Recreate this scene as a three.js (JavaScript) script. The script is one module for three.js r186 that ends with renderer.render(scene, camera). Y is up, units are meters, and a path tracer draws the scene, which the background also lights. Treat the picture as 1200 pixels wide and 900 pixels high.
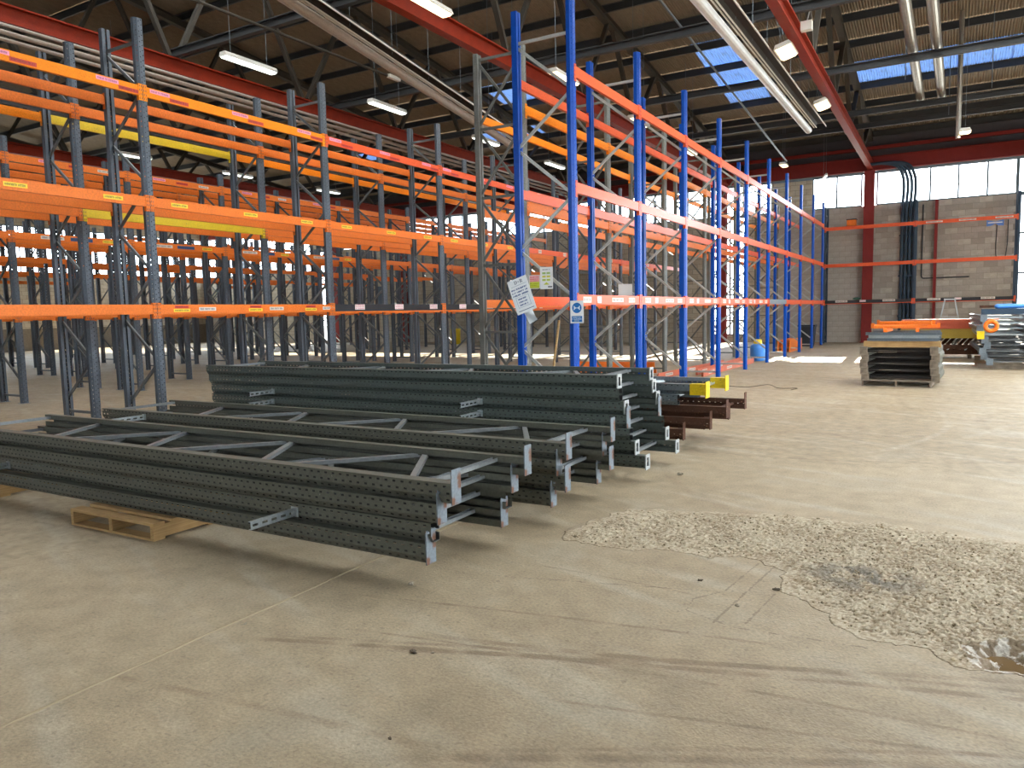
import * as THREE from 'three';
import { mergeGeometries } from 'three/addons/utils/BufferGeometryUtils.js';
import { RectAreaLightUniformsLib } from 'three/addons/lights/RectAreaLightUniformsLib.js';

// ---------------------------------------------------------------- camera, sky, sun, exposure
RectAreaLightUniformsLib.init();
const scene = new THREE.Scene();
const CAM_H = 1.7;
const camera = new THREE.PerspectiveCamera(2 * Math.atan(450 / 872) * 180 / Math.PI, 4 / 3, 0.05, 400);
{
  const f = 872, d = new THREE.Vector3(1112 - 600, 450 - 356, -f).normalize();       // the rack aisles, seen from the camera
  const h = new THREE.Vector3(1, 0.022, 0), up = new THREE.Vector3().crossVectors(d, h).normalize();
  if (up.y < 0) up.negate();
  const right = new THREE.Vector3().crossVectors(d, up);
  const m = new THREE.Matrix4().set(right.x, right.y, right.z, 0, up.x, up.y, up.z, 0, -d.x, -d.y, -d.z, 0, 0, 0, 0, 1);
  camera.quaternion.setFromRotationMatrix(m);
  camera.position.set(0, CAM_H, 0);
}
scene.background = new THREE.Color(0.90, 0.95, 1.0);
scene.backgroundIntensity = 9;
const sun = new THREE.DirectionalLight(0xfff0d8, 26);
sun.position.set(-0.05, 0.555, -1).multiplyScalar(60);
sun.shadow.camera.left = -45; sun.shadow.camera.right = 45; sun.shadow.camera.top = 45; sun.shadow.camera.bottom = -45; sun.shadow.camera.far = 160;
sun.shadow.mapSize.set(4096, 4096);
sun.target.position.set(0, 0, 0);
scene.add(sun, sun.target);
const EXPOSURE = 1.45;

// ---------------------------------------------------------------- helpers
let seed = 7;
const rnd = () => { seed = (seed * 1664525 + 1013904223) >>> 0; return seed / 4294967296; };
const rr = (a, b) => a + (b - a) * rnd();
const names = new Map();
function numbered(n) { const k = names.get(n) ?? 0; names.set(n, k + 1); return k ? n + '_' + String(k).padStart(3, '0') : n; }
function tag(o, label, category, group, kind) {
  if (label) o.userData.label = label;
  if (category) o.userData.category = category;
  if (group) o.userData.group = group;
  if (kind) o.userData.kind = kind;
  return o;
}
function thing(name, label, category, pos = [0, 0, 0], turn = 0, group) {
  const o = new THREE.Group(); o.name = numbered(name); o.position.set(...pos); o.rotation.y = turn;
  scene.add(o); return tag(o, label, category, group, 'thing');
}
function struct(name, parts) { const o = new THREE.Group(); o.name = name; o.userData.kind = 'structure'; scene.add(o); return o; }
function part(name, geo, mat, parent, pos, label) {
  const m = new THREE.Mesh(geo, mat); m.name = name;
  if (pos) m.position.set(...pos);
  if (label) m.userData.label = label;
  parent.add(m); return m;
}
function single(name, geo, mat, label, category, group) { const m = new THREE.Mesh(geo, mat); m.name = numbered(name); scene.add(m); return tag(m, label, category, group, 'thing'); }
function copy(o, label, pos, turn) {
  const c = o.clone(); c.name = numbered(o.name.replace(/_\d{3}$/, '')); scene.add(c);
  c.userData = { ...o.userData }; if (label) c.userData.label = label;
  if (pos) c.position.set(...pos); if (turn !== undefined) c.rotation.y = turn;
  return c;
}
// A triangle collector with flat normals and uv in metres.
class MB {
  constructor() { this.p = []; }
  tri(a, b, c) { this.p.push(...a, ...b, ...c); return this; }
  quad(a, b, c, d) { return this.tri(a, b, c).tri(a, c, d); }
  hexa(v) { // v: 8 corners, bottom ring 0-3, top ring 4-7
    const q = (a, b, c, d) => this.quad(v[a], v[b], v[c], v[d]);
    q(3, 2, 1, 0); q(4, 5, 6, 7); q(0, 1, 5, 4); q(1, 2, 6, 5); q(2, 3, 7, 6); q(3, 0, 4, 7); return this;
  }
  box(cx, cy, cz, sx, sy, sz) {
    const x0 = cx - sx / 2, x1 = cx + sx / 2, y0 = cy - sy / 2, y1 = cy + sy / 2, z0 = cz - sz / 2, z1 = cz + sz / 2;
    return this.hexa([[x0, y0, z1], [x1, y0, z1], [x1, y0, z0], [x0, y0, z0], [x0, y1, z1], [x1, y1, z1], [x1, y1, z0], [x0, y1, z0]]);
  }
  b2(x0, y0, z0, x1, y1, z1) { return this.box((x0 + x1) / 2, (y0 + y1) / 2, (z0 + z1) / 2, Math.abs(x1 - x0), Math.abs(y1 - y0), Math.abs(z1 - z0)); }
  // a bar from a to b; w along side vector, t along the other
  frame(a, b, side) {
    const A = new THREE.Vector3(...a), B = new THREE.Vector3(...b), d = B.clone().sub(A).normalize();
    let s = new THREE.Vector3(...(side || [0, 1, 0])); if (Math.abs(s.dot(d)) > 0.98) s = new THREE.Vector3(1, 0, 0);
    const u = s.sub(d.clone().multiplyScalar(s.dot(d))).normalize(), v = new THREE.Vector3().crossVectors(d, u);
    return { A, B, u, v };
  }
  sweep(a, b, side, poly) { // closed polygon in (u, v), counter-clockwise
    const { A, B, u, v } = this.frame(a, b, side), at = (P, q) => P.clone().addScaledVector(u, q[0]).addScaledVector(v, q[1]).toArray();
    for (let i = 0; i < poly.length; i++) { const j = (i + 1) % poly.length; this.quad(at(A, poly[i]), at(A, poly[j]), at(B, poly[j]), at(B, poly[i])); }
    const tris = THREE.ShapeUtils.triangulateShape(poly.map((q) => new THREE.Vector2(...q)), []);
    for (const [i, j, k] of tris) { this.tri(at(A, poly[k]), at(A, poly[j]), at(A, poly[i])); this.tri(at(B, poly[i]), at(B, poly[j]), at(B, poly[k])); }
    return this;
  }
  bar(a, b, w, t, side) { return this.sweep(a, b, side, [[-w / 2, -t / 2], [w / 2, -t / 2], [w / 2, t / 2], [-w / 2, t / 2]]); }
  // cold-rolled C: web w wide, lips t deep, steel s thick; open side towards +v
  chan(a, b, w, t, s, side, flip = 1) {
    let P = [[-w / 2, 0], [w / 2, 0], [w / 2, t], [w / 2 - s, t], [w / 2 - s, s], [-w / 2 + s, s], [-w / 2 + s, t], [-w / 2, t]];
    if (flip < 0) P = P.map(([x, y]) => [x, -y]).reverse();
    return this.sweep(a, b, side, P);
  }
  ibeam(a, b, w, h, tw, tf, side) { // h along side
    const P = [[-h / 2, -w / 2], [-h / 2 + tf, -w / 2], [-h / 2 + tf, -tw / 2], [h / 2 - tf, -tw / 2], [h / 2 - tf, -w / 2], [h / 2, -w / 2], [h / 2, w / 2], [h / 2 - tf, w / 2], [h / 2 - tf, tw / 2], [-h / 2 + tf, tw / 2], [-h / 2 + tf, w / 2], [-h / 2, w / 2]];
    return this.sweep(a, b, side, P);
  }
  tube(a, b, r, n = 8) { const P = []; for (let i = 0; i < n; i++) P.push([r * Math.cos(i / n * 2 * Math.PI), r * Math.sin(i / n * 2 * Math.PI)]); return this.sweep(a, b, [0, 1, 0.01], P); }
  // flat strip with a row of rectangular holes: origin o, long axis l (unit) with length L, cross axis c from 0..w, holes hw x hl at every pitch
  holed(o, l, L, c, w, pitch, hl, hw, phase = 0.5) {
    const n = Math.max(1, Math.round(L / pitch)), p = L / n, at = (s, q) => [o[0] + l[0] * s + c[0] * q, o[1] + l[1] * s + c[1] * q, o[2] + l[2] * s + c[2] * q];
    const c0 = (w - hw) / 2, c1 = (w + hw) / 2;
    this.quad(at(0, 0), at(0, c0), at(L, c0), at(L, 0)); this.quad(at(0, c1), at(0, w), at(L, w), at(L, c1));
    let s = 0;
    for (let i = 0; i < n; i++) { const h0 = i * p + p * phase - hl / 2, h1 = h0 + hl; this.quad(at(s, c0), at(s, c1), at(h0, c1), at(h0, c0)); s = h1; }
    this.quad(at(s, c0), at(s, c1), at(L, c1), at(L, c0)); return this;
  }
  geo(scale = 1) {
    const g = new THREE.BufferGeometry(), p = new Float32Array(this.p), n = p.length / 3, uv = new Float32Array(n * 2), no = new Float32Array(p.length);
    const a = new THREE.Vector3(), b = new THREE.Vector3(), c = new THREE.Vector3();
    for (let i = 0; i < n; i += 3) {
      a.fromArray(p, i * 3); b.fromArray(p, i * 3 + 3); c.fromArray(p, i * 3 + 6);
      const m = b.clone().sub(a).cross(c.clone().sub(a)).normalize(), ax = Math.abs(m.x), ay = Math.abs(m.y), az = Math.abs(m.z);
      for (let k = 0; k < 3; k++) {
        m.toArray(no, (i + k) * 3);
        const x = p[(i + k) * 3], y = p[(i + k) * 3 + 1], z = p[(i + k) * 3 + 2];
        const [u, v] = ax >= ay && ax >= az ? [z, y] : ay >= az ? [x, z] : [x, y];
        uv[(i + k) * 2] = u * scale; uv[(i + k) * 2 + 1] = v * scale;
      }
    }
    g.setAttribute('position', new THREE.BufferAttribute(p, 3)); g.setAttribute('normal', new THREE.BufferAttribute(no, 3)); g.setAttribute('uv', new THREE.BufferAttribute(uv, 2));
    return g;
  }
}
// pixel rays of the photograph, used only to read real places off known planes while building
const P3 = (v) => [v.x, v.y, v.z];

// noise
const PERM = new Uint8Array(512), GR = [];
{ const t = [...Array(256).keys()]; for (let i = 255; i > 0; i--) { const j = Math.floor(rnd() * (i + 1)); [t[i], t[j]] = [t[j], t[i]]; } for (let i = 0; i < 512; i++) PERM[i] = t[i & 255]; for (let i = 0; i < 256; i++) { const a = i / 256 * Math.PI * 2; GR.push(Math.cos(a), Math.sin(a)); } }
function noise(x, y) {
  const xi = Math.floor(x), yi = Math.floor(y), fx = x - xi, fy = y - yi, X = xi & 255, Y = yi & 255;
  const u = fx * fx * fx * (fx * (fx * 6 - 15) + 10), v = fy * fy * fy * (fy * (fy * 6 - 15) + 10);
  const g = (i, dx, dy) => GR[i * 2] * dx + GR[i * 2 + 1] * dy;
  const a = g(PERM[PERM[X] + Y], fx, fy), b = g(PERM[PERM[X + 1] + Y], fx - 1, fy), c = g(PERM[PERM[X] + Y + 1], fx, fy - 1), d = g(PERM[PERM[X + 1] + Y + 1], fx - 1, fy - 1);
  return (a + (b - a) * u + (c + (d - c) * u - a - (b - a) * u) * v) * 1.5;
}
const fbm = (x, y, n) => { let s = 0, a = 1, t = 0; for (let i = 0; i < n; i++) { s += a * noise(x, y); t += a; a *= 0.5; x = x * 2.03 + 17.1; y = y * 2.03 + 5.7; } return s / t; };
const toS = (c) => { c = Math.min(1, Math.max(0, c)); return Math.round(255 * (c <= 0.0031308 ? c * 12.92 : 1.055 * Math.pow(c, 1 / 2.4) - 0.055)); };
function colorTex(w, h, f, wrap = THREE.RepeatWrapping) { // f(u, v) -> linear rgb
  const d = new Uint8Array(w * h * 4);
  for (let y = 0; y < h; y++) for (let x = 0; x < w; x++) { const c = f((x + 0.5) / w, (y + 0.5) / h), o = (y * w + x) * 4; d[o] = toS(c[0]); d[o + 1] = toS(c[1]); d[o + 2] = toS(c[2]); d[o + 3] = 255; }
  const t = new THREE.DataTexture(d, w, h); t.colorSpace = THREE.SRGBColorSpace; t.magFilter = THREE.LinearFilter; t.wrapS = t.wrapT = wrap; t.needsUpdate = true; return t;
}
function grayTex(w, h, f, wrap = THREE.RepeatWrapping) {
  const d = new Uint8Array(w * h * 4);
  for (let y = 0; y < h; y++) for (let x = 0; x < w; x++) { const c = Math.round(255 * Math.min(1, Math.max(0, f((x + 0.5) / w, (y + 0.5) / h)))), o = (y * w + x) * 4; d[o] = d[o + 1] = d[o + 2] = c; d[o + 3] = 255; }
  const t = new THREE.DataTexture(d, w, h); t.magFilter = THREE.LinearFilter; t.wrapS = t.wrapT = wrap; t.needsUpdate = true; return t;
}
const tile = (u, v, n, oct, s = 0) => { // seamless fbm on the unit square
  const a = fbm(u * n + s, v * n + s, oct), b = fbm((u - 1) * n + s, v * n + s, oct), c = fbm(u * n + s, (v - 1) * n + s, oct), d = fbm((u - 1) * n + s, (v - 1) * n + s, oct);
  const x = u, y = v; return (a * (1 - x) + b * x) * (1 - y) + (c * (1 - x) + d * x) * y;
};
const hex = (h) => { const c = new THREE.Color(h); return [c.r, c.g, c.b]; };
const mixc = (a, b, t) => [a[0] + (b[0] - a[0]) * t, a[1] + (b[1] - a[1]) * t, a[2] + (b[2] - a[2]) * t];
const sstep = (a, b, x) => { const t = Math.min(1, Math.max(0, (x - a) / (b - a))); return t * t * (3 - 2 * t); };

// ---------------------------------------------------------------- materials
const wearTex = (base, dirt, chip, amount, chips, s) => colorTex(512, 512, (u, v) => {
  const n = tile(u, v, 5, 4, s), f = tile(u, v, 40, 2, s + 9), k = tile(u, v, 22, 3, s + 30);
  let c = mixc(base, dirt, Math.min(1, Math.max(0, 0.28 + n * 0.9)) * amount);
  c = mixc(c, c.map((x) => x * (1 + f * 0.25)), 1);
  if (k > chips) c = mixc(c, chip, sstep(chips, chips + 0.06, k));
  return c;
});
const std = (o) => new THREE.MeshStandardMaterial(o);
function paint(base, dirt, chip, o = {}) { return new THREE.MeshPhysicalMaterial({ map: wearTex(hex(base), hex(dirt), hex(chip), o.amount ?? 0.4, o.chips ?? 0.5, o.s ?? 1), roughness: o.rough ?? 0.45, metalness: o.metal ?? 0, specularIntensity: o.spec ?? 0.7 }); }
const M = {
  orange: paint('#e4772a', '#c8611f', '#8a7a6c', { s: 3, spec: 0.4, amount: 0.5, chips: 0.55, rough: 0.4 }),
  orangeLight: paint('#f28a14', '#dc730c', '#8a7a6c', { s: 13, spec: 0.3, amount: 0.5, chips: 0.56, rough: 0.4 }),
  redOrange: paint('#db5a30', '#b94a26', '#9a8a80', { s: 23, spec: 0.5, amount: 0.5, chips: 0.55, rough: 0.3 }),
  yellow: paint('#e0c31a', '#c0a110', '#7a745c', { s: 33, amount: 0.45, rough: 0.42 }),
  black: paint('#23242a', '#2d2e34', '#5a5a5a', { s: 43, amount: 0.5, chips: 0.5, rough: 0.6 }),
  slate: paint('#525a64', '#434a53', '#8c8c86', { s: 53, amount: 0.6, chips: 0.52, rough: 0.42, metal: 0.25 }),
  brace: paint('#6a6e70', '#55585a', '#96938c', { s: 63, amount: 0.6, rough: 0.42, metal: 0.4 }),
  braceLight: paint('#b0b0aa', '#94948f', '#c8c6c0', { s: 73, amount: 0.5, rough: 0.35, metal: 0.3 }),
  pile: paint('#5b5c53', '#4b4c45', '#8a8880', { s: 83, amount: 0.7, chips: 0.5, rough: 0.5, metal: 0.1 }),
  pileBlue: paint('#535c58', '#454e4c', '#8a8880', { s: 93, amount: 0.7, chips: 0.52, rough: 0.5, metal: 0.1 }),
  pileBrace: paint('#767b7d', '#5d6162', '#a09a90', { s: 103, amount: 0.7, rough: 0.4, metal: 0.4 }),
  greyG: paint('#6b6c68', '#57574f', '#a09c90', { s: 113, amount: 0.7, rough: 0.5, metal: 0.3 }),
  blue: paint('#03439f', '#033784', '#8a98b0', { s: 123, spec: 0.4, amount: 0.5, chips: 0.56, rough: 0.33 }),
  galv: paint('#a9b2b6', '#8d979c', '#c9ced0', { s: 133, amount: 0.6, rough: 0.35, metal: 0.6 }),
  galvDark: paint('#77828a', '#626c74', '#a2a8aa', { s: 143, amount: 0.6, rough: 0.4, metal: 0.5 }),
  rust: paint('#503426', '#39271e', '#755240', { s: 153, amount: 0.9, chips: 0.3, rough: 0.85 }),
  foot: std({ roughness: 0.65, metalness: 0.15, map: colorTex(512, 512, (u, v) => { const n = tile(u, v, 9, 4, 163), f = tile(u, v, 50, 2, 4); return mixc(hex('#68727a'), hex('#5f3e2a'), sstep(-0.08, 0.25, n)).map((x) => x * (1 + 0.3 * f)); }) }),
  footWhite: paint('#a2a7a7', '#848888', '#6d5a48', { s: 173, amount: 0.5, chips: 0.42, rough: 0.55, metal: 0.2 }),
  redSteel: paint('#862a14', '#681f10', '#4e2a22', { s: 183, spec: 0.3, amount: 0.6, chips: 0.45, rough: 0.5 }),
  redColumn: paint('#7d2b28', '#682423', '#5a3834', { s: 193, spec: 0.4, amount: 0.5, chips: 0.5, rough: 0.6 }),
  darkSteel: paint('#3a3c3f', '#303236', '#55504a', { s: 203, amount: 0.6, rough: 0.6 }),
  brownSteel: paint('#3f3a33', '#322f2b', '#5a5044', { s: 213, amount: 0.6, rough: 0.7 }),
  sheet: paint('#85796a', '#6b5f50', '#a09484', { s: 223, amount: 0.9, chips: 0.4, rough: 0.8 }),
  timber: std({ roughness: 0.8, map: colorTex(512, 512, (u, v) => { const g = tile(u * 1, v, 6, 3, 4) * 0.6 + noise(u * 3 + 9, v * 90) * 0.35; return mixc(hex('#bb9a68'), hex('#8a6a42'), Math.min(1, Math.max(0, 0.45 + g))); }) }),
  timberGrey: std({ roughness: 0.85, map: colorTex(256, 256, (u, v) => { const g = tile(u, v, 6, 3, 14) * 0.7 + noise(u * 3 + 9, v * 60) * 0.3; return mixc(hex('#8f8474'), hex('#5d5347'), Math.min(1, Math.max(0, 0.5 + g))); }) }),
  whitePaint: std({ color: '#d8d6cf', roughness: 0.5 }),
  whiteDuct: paint('#c9c9c6', '#b0aeaa', '#8f8a80', { s: 233, amount: 0.5, rough: 0.4, metal: 0.2 }),
  paleDuct: paint('#a0948a', '#83786e', '#6c6056', { s: 243, amount: 0.6, rough: 0.5, metal: 0.2 }),
  flue: paint('#a8a49c', '#7f776c', '#6a5a4c', { s: 253, amount: 0.7, chips: 0.4, rough: 0.32, metal: 0.7 }),
  hood: std({ color: '#2a2725', roughness: 0.6, metalness: 0.3 }),
  conduit: paint('#2f4254', '#273645', '#54636e', { s: 263, amount: 0.5, rough: 0.5 }),
  plasticBlue: std({ color: '#3f86d8', roughness: 0.4 }),
  plasticDark: std({ color: '#20262c', roughness: 0.5 }),
  glass: new THREE.MeshPhysicalMaterial({ color: '#f4fbff', transmission: 1, thickness: 0, roughness: 0.04, ior: 1.5 }),
  skylight: new THREE.MeshPhysicalMaterial({ map: colorTex(512, 512, (u, v) => { const n = tile(u, v, 2, 3, 71), k = noise(u * 30, v * 1.5 + 7) * 0.6; return mixc(hex('#7ca6e4'), hex('#59647c'), sstep(-0.1, 0.8, n + k) * 0.75); }), transmission: 0.065, thickness: 0, roughness: 1, ior: 1.3 }),
  skylightClear: new THREE.MeshPhysicalMaterial({ color: '#eef3f4', transmission: 0.85, thickness: 0, roughness: 1, ior: 1.3 }),
  winFrame: std({ color: '#5b666e', roughness: 0.5 }),
  lampBody: std({ color: '#cfcdc6', roughness: 0.5 }),
  water: new THREE.MeshPhysicalMaterial({ color: '#6a5434', roughness: 0.12 }),
};
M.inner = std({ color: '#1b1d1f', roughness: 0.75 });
const lampGlow = (c, k) => std({ color: '#ffffff', emissive: c, emissiveIntensity: k, roughness: 0.5 });

// ---------------------------------------------------------------- the floor
const PATCH = [[-2.52, -5.03], [-2.3, -5.89], [-1.24, -6.24], [-0.24, -6.32], [0.5, -6.17], [1.6, -5.9], [1.5, -3.7], [0.35, -3.98], [0.11, -3.99], [-0.39, -4.16], [-0.61, -4.38], [-0.8, -4.6], [-0.99, -5.13], [-1.56, -4.98], [-2.05, -4.91], [-2.45, -4.89]];
const RAGGED = [];
PATCH.forEach((p, i) => { const q = PATCH[(i + 1) % PATCH.length], n = Math.max(2, Math.round(Math.hypot(q[0] - p[0], q[1] - p[1]) / 0.045)); for (let k = 0; k < n; k++) { const x = p[0] + (q[0] - p[0]) * k / n, z = p[1] + (q[1] - p[1]) * k / n; RAGGED.push([x + 0.07 * noise(x * 3 + 1, z * 3) + 0.05 * noise(x * 11, z * 11), z + 0.06 * noise(x * 4 + 9, z * 4) + 0.05 * noise(x * 12 + 4, z * 12)]); } });
const inPoly = (x, z, P) => { let k = false; for (let i = 0, j = P.length - 1; i < P.length; j = i++) if ((P[i][1] > z) !== (P[j][1] > z) && x < (P[j][0] - P[i][0]) * (z - P[i][1]) / (P[j][1] - P[i][1]) + P[i][0]) k = !k; return k; };
const distPoly = (x, z, P) => { let d = 1e9; for (let i = 0, j = P.length - 1; i < P.length; j = i++) { const ax = P[j][0], az = P[j][1], bx = P[i][0] - ax, bz = P[i][1] - az, t = Math.min(1, Math.max(0, ((x - ax) * bx + (z - az) * bz) / (bx * bx + bz * bz))); d = Math.min(d, Math.hypot(x - ax - t * bx, z - az - t * bz)); } return d; };
const TRACKS = [];  // tyre marks: arcs on the floor: [cx, cz, radius, from, to, width, strength]
{
  const seg = (x0, z0, x1, z1, w, s, bow = 0) => TRACKS.push({ x0, z0, x1, z1, w, s, bow, a: Math.min(x0, x1) - Math.abs(bow) - 0.3, b: Math.max(x0, x1) + Math.abs(bow) + 0.3, c: Math.min(z0, z1) - Math.abs(bow) - 0.3, d: Math.max(z0, z1) + Math.abs(bow) + 0.3 });
  for (const [x0, z0, x1, z1, w, k, b] of [[-3.4, -2.5, 1.5, -4.02, 0.022, 0.8, 0.09], [-3.2, -2.62, 1.5, -4.1, 0.016, 0.6, 0.1], [-2.6, -2.75, 1.5, -4.3, 0.02, 0.7, 0.05], [-1.9, -2.05, 1.4, -3.62, 0.026, 0.8, 0.06], [-1.7, -2.2, 1.4, -3.7, 0.014, 0.6, 0.08], [-2.4, -3.05, -0.3, -3.66, 0.022, 0.75, -0.04], [-3.2, -3.3, -0.6, -3.8, 0.014, 0.6, 0.03], [-1.4, -1.65, 1.3, -2.95, 0.03, 0.6, 0.05], [-1.0, -2.35, 1.4, -3.3, 0.018, 0.65, 0.03], [-3.6, -1.95, -0.9, -2.3, 0.025, 0.4, 0.04], [-2.4, -4.3, -1.2, -4.25, 0.01, 0.6, 0.02], [-2.9, -2.9, 0.4, -3.35, 0.012, 0.7, 0.07], [-1.6, -2.75, 1.3, -3.55, 0.012, 0.7, -0.05]]) seg(x0, z0, x1, z1, w, k, b);
  for (let i = 0; i < 90; i++) { const x = rr(-3.5, 6), z = rr(-24, -6.5), a = rr(-0.5, 0.35) + (rnd() < 0.3 ? 1.2 : 0), l = rr(3, 9); seg(x, z, x + Math.cos(a) * l, z - Math.sin(a) * l, rr(0.03, 0.1), rr(0.14, 0.42) * (rnd() < 0.45 ? -1 : 1), rr(-1.3, 1.3)); }
  for (let i = 0; i < 34; i++) { const x = rr(-15, -3), z = rr(-14, -1), a = rr(-0.4, 0.2), l = rr(3, 7); seg(x, z, x + Math.cos(a) * l, z - Math.sin(a) * l, rr(0.04, 0.12), rr(0.05, 0.2) * (rnd() < 0.5 ? -1 : 1), rr(-0.5, 0.5)); }
}
function trackAt(x, z) {
  let s = 0;
  for (const t of TRACKS) {
    if (x < t.a || x > t.b || z < t.c || z > t.d) continue;
    const dx = t.x1 - t.x0, dz = t.z1 - t.z0, l = dx * dx + dz * dz, u = ((x - t.x0) * dx + (z - t.z0) * dz) / l;
    if (u < 0 || u > 1) continue;
    const L = Math.sqrt(l), off = ((x - t.x0) * dz - (z - t.z0) * dx) / L - t.bow * 4 * u * (1 - u), d = Math.abs(off);
    if (d < t.w * 1.5) s += t.s * (1 - sstep(t.w * 0.4, t.w * 1.5, d)) * sstep(0, 0.12, u) * (1 - sstep(0.88, 1, u)) * (0.65 + 0.8 * noise(x * 7, z * 7));
  }
  return s;
}
const CUTS = [[-1.24, -4.01, -1.25, -4.2, 0.005], [-1.25, -4.2, -1.12, -4.4, 0.004], [-1.12, -4.4, -1.05, -4.99, 0.004], [-1.06, -3.91, -0.94, -5.0, 0.005], [-0.9, -3.98, -0.8, -4.9, 0.004], [-1.24, -4.01, -0.95, -3.9, 0.004], [-0.95, -3.9, -0.3, -3.96, 0.003], [-2.5, -4.0, -1.12, -4.38, 0.004]];
function cutAt(x, z) { let m = 0; for (const [x0, z0, x1, z1, w] of CUTS) { const dx = x1 - x0, dz = z1 - z0, u = Math.min(1, Math.max(0, ((x - x0) * dx + (z - z0) * dz) / (dx * dx + dz * dz))), d = Math.hypot(x - x0 - u * dx, z - z0 - u * dz) + 0.008 * noise(x * 14, z * 14) + 0.004 * noise(x * 60, z * 60); if (d < w) m = 1; } return m; }
function floorColor(x, z, fine) {
  const n1 = fbm(x * 0.22 + 3, z * 0.22 + 8, 3), n2 = fbm(x * 1.1 + 20, z * 1.1, 4), st = fbm(x * 0.5 + z * 0.25, z * 3.2 - x * 1.1, 3), n3 = fbm(x * 5.5, z * 5.5 + 40, fine ? 5 : 3);
  let c = mixc([0.325, 0.26, 0.172], [0.25, 0.194, 0.122], sstep(-0.5, 0.5, n1 + n2 * 0.5));
  c = mixc(c, [0.37, 0.325, 0.25], sstep(0.05, 0.55, st) * 0.5);
  c = mixc(c, [0.235, 0.205, 0.155], sstep(0.1, 0.6, -n2 + n3 * 0.4) * 0.45);
  const t = trackAt(x, z);
  c = t > 0 ? mixc(c, [0.155, 0.105, 0.062], Math.min(0.8, t)) : mixc(c, [0.38, 0.335, 0.265], Math.min(0.8, -t));
  const g = 1 + n3 * (fine ? 0.26 : 0.3); c = [c[0] * g, c[1] * g, c[2] * g];
  if (!fine) { const p = noise(x * 13, z * 13) + 0.8 * noise(x * 27 + 3, z * 27), k = 1 + 0.13 * p; c = [c[0] * k, c[1] * k, c[2] * k]; if (noise(x * 11 + z * 2, z * 19 + 8) > 0.5) c = mixc(c, [0.17, 0.135, 0.09], 0.35); }
  if (fine) {
    const p = noise(x * 60, z * 60) + 0.5 * noise(x * 130, z * 130), k = 1 + 0.2 * p; c = [c[0] * k, c[1] * k, c[2] * k];
    if (noise(x * 31 + 5, z * 31) > 0.66) c = mixc(c, [0.13, 0.1, 0.065], 0.42);
    if (cutAt(x, z)) c = mixc(c, [0.11, 0.08, 0.05], 0.55);
  }
  return c;
}
const NEAR = { x0: -5.6, x1: 2.6, z0: -8.6, z1: -0.4 };
const nearTex = colorTex(2048, 2048, (u, v) => floorColor(NEAR.x0 + u * (NEAR.x1 - NEAR.x0), NEAR.z1 - v * (NEAR.z1 - NEAR.z0), true), THREE.ClampToEdgeWrapping);
const TILE = { x0: -16, x1: 8, z0: -30, z1: 2 };
const wideTex = colorTex(1536, 2048, (u, v) => floorColor(TILE.x0 + u * 24, TILE.z1 - v * 32, false), THREE.MirroredRepeatWrapping);
const grain = grayTex(1024, 1024, (u, v) => 0.5 + 0.32 * tile(u, v, 40, 3, 2) + 0.3 * tile(u, v, 120, 2, 7));
grain.repeat.set(1, 1);
const floorRough = 0.62;
const nearBump = grain.clone(); nearBump.repeat.set(8.2 / 1.3, 8.2 / 1.3);
const wideBump = grain.clone(); wideBump.repeat.set(24 / 1.3, 32 / 1.3);
M.floorNear = std({ map: nearTex, bumpMap: nearBump, bumpScale: 0.004, roughness: floorRough });
M.floorWide = std({ map: wideTex, bumpMap: wideBump, bumpScale: 0.009, roughness: floorRough });
const WALL_Z = -38.3, X_L = -50, X_R = 9, Z_F = 16;
const floor = struct('floor');
function slab(x0, x1, z0, z1, uvf, th = 0.3) {
  const m = new MB();
  m.b2(x0, -th, z0, x1, 0, z1);
  const g = m.geo(), p = g.attributes.position, uv = g.attributes.uv;
  for (let i = 0; i < p.count; i++) { const [u, v] = uvf(p.getX(i), p.getZ(i)); uv.setXY(i, u, v); }
  return g;
}
const uvNear = (x, z) => [(x - NEAR.x0) / 8.2, (NEAR.z1 - z) / 8.2], uvWide = (x, z) => [(x - TILE.x0) / 24, (TILE.z1 - z) / 32];
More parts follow.
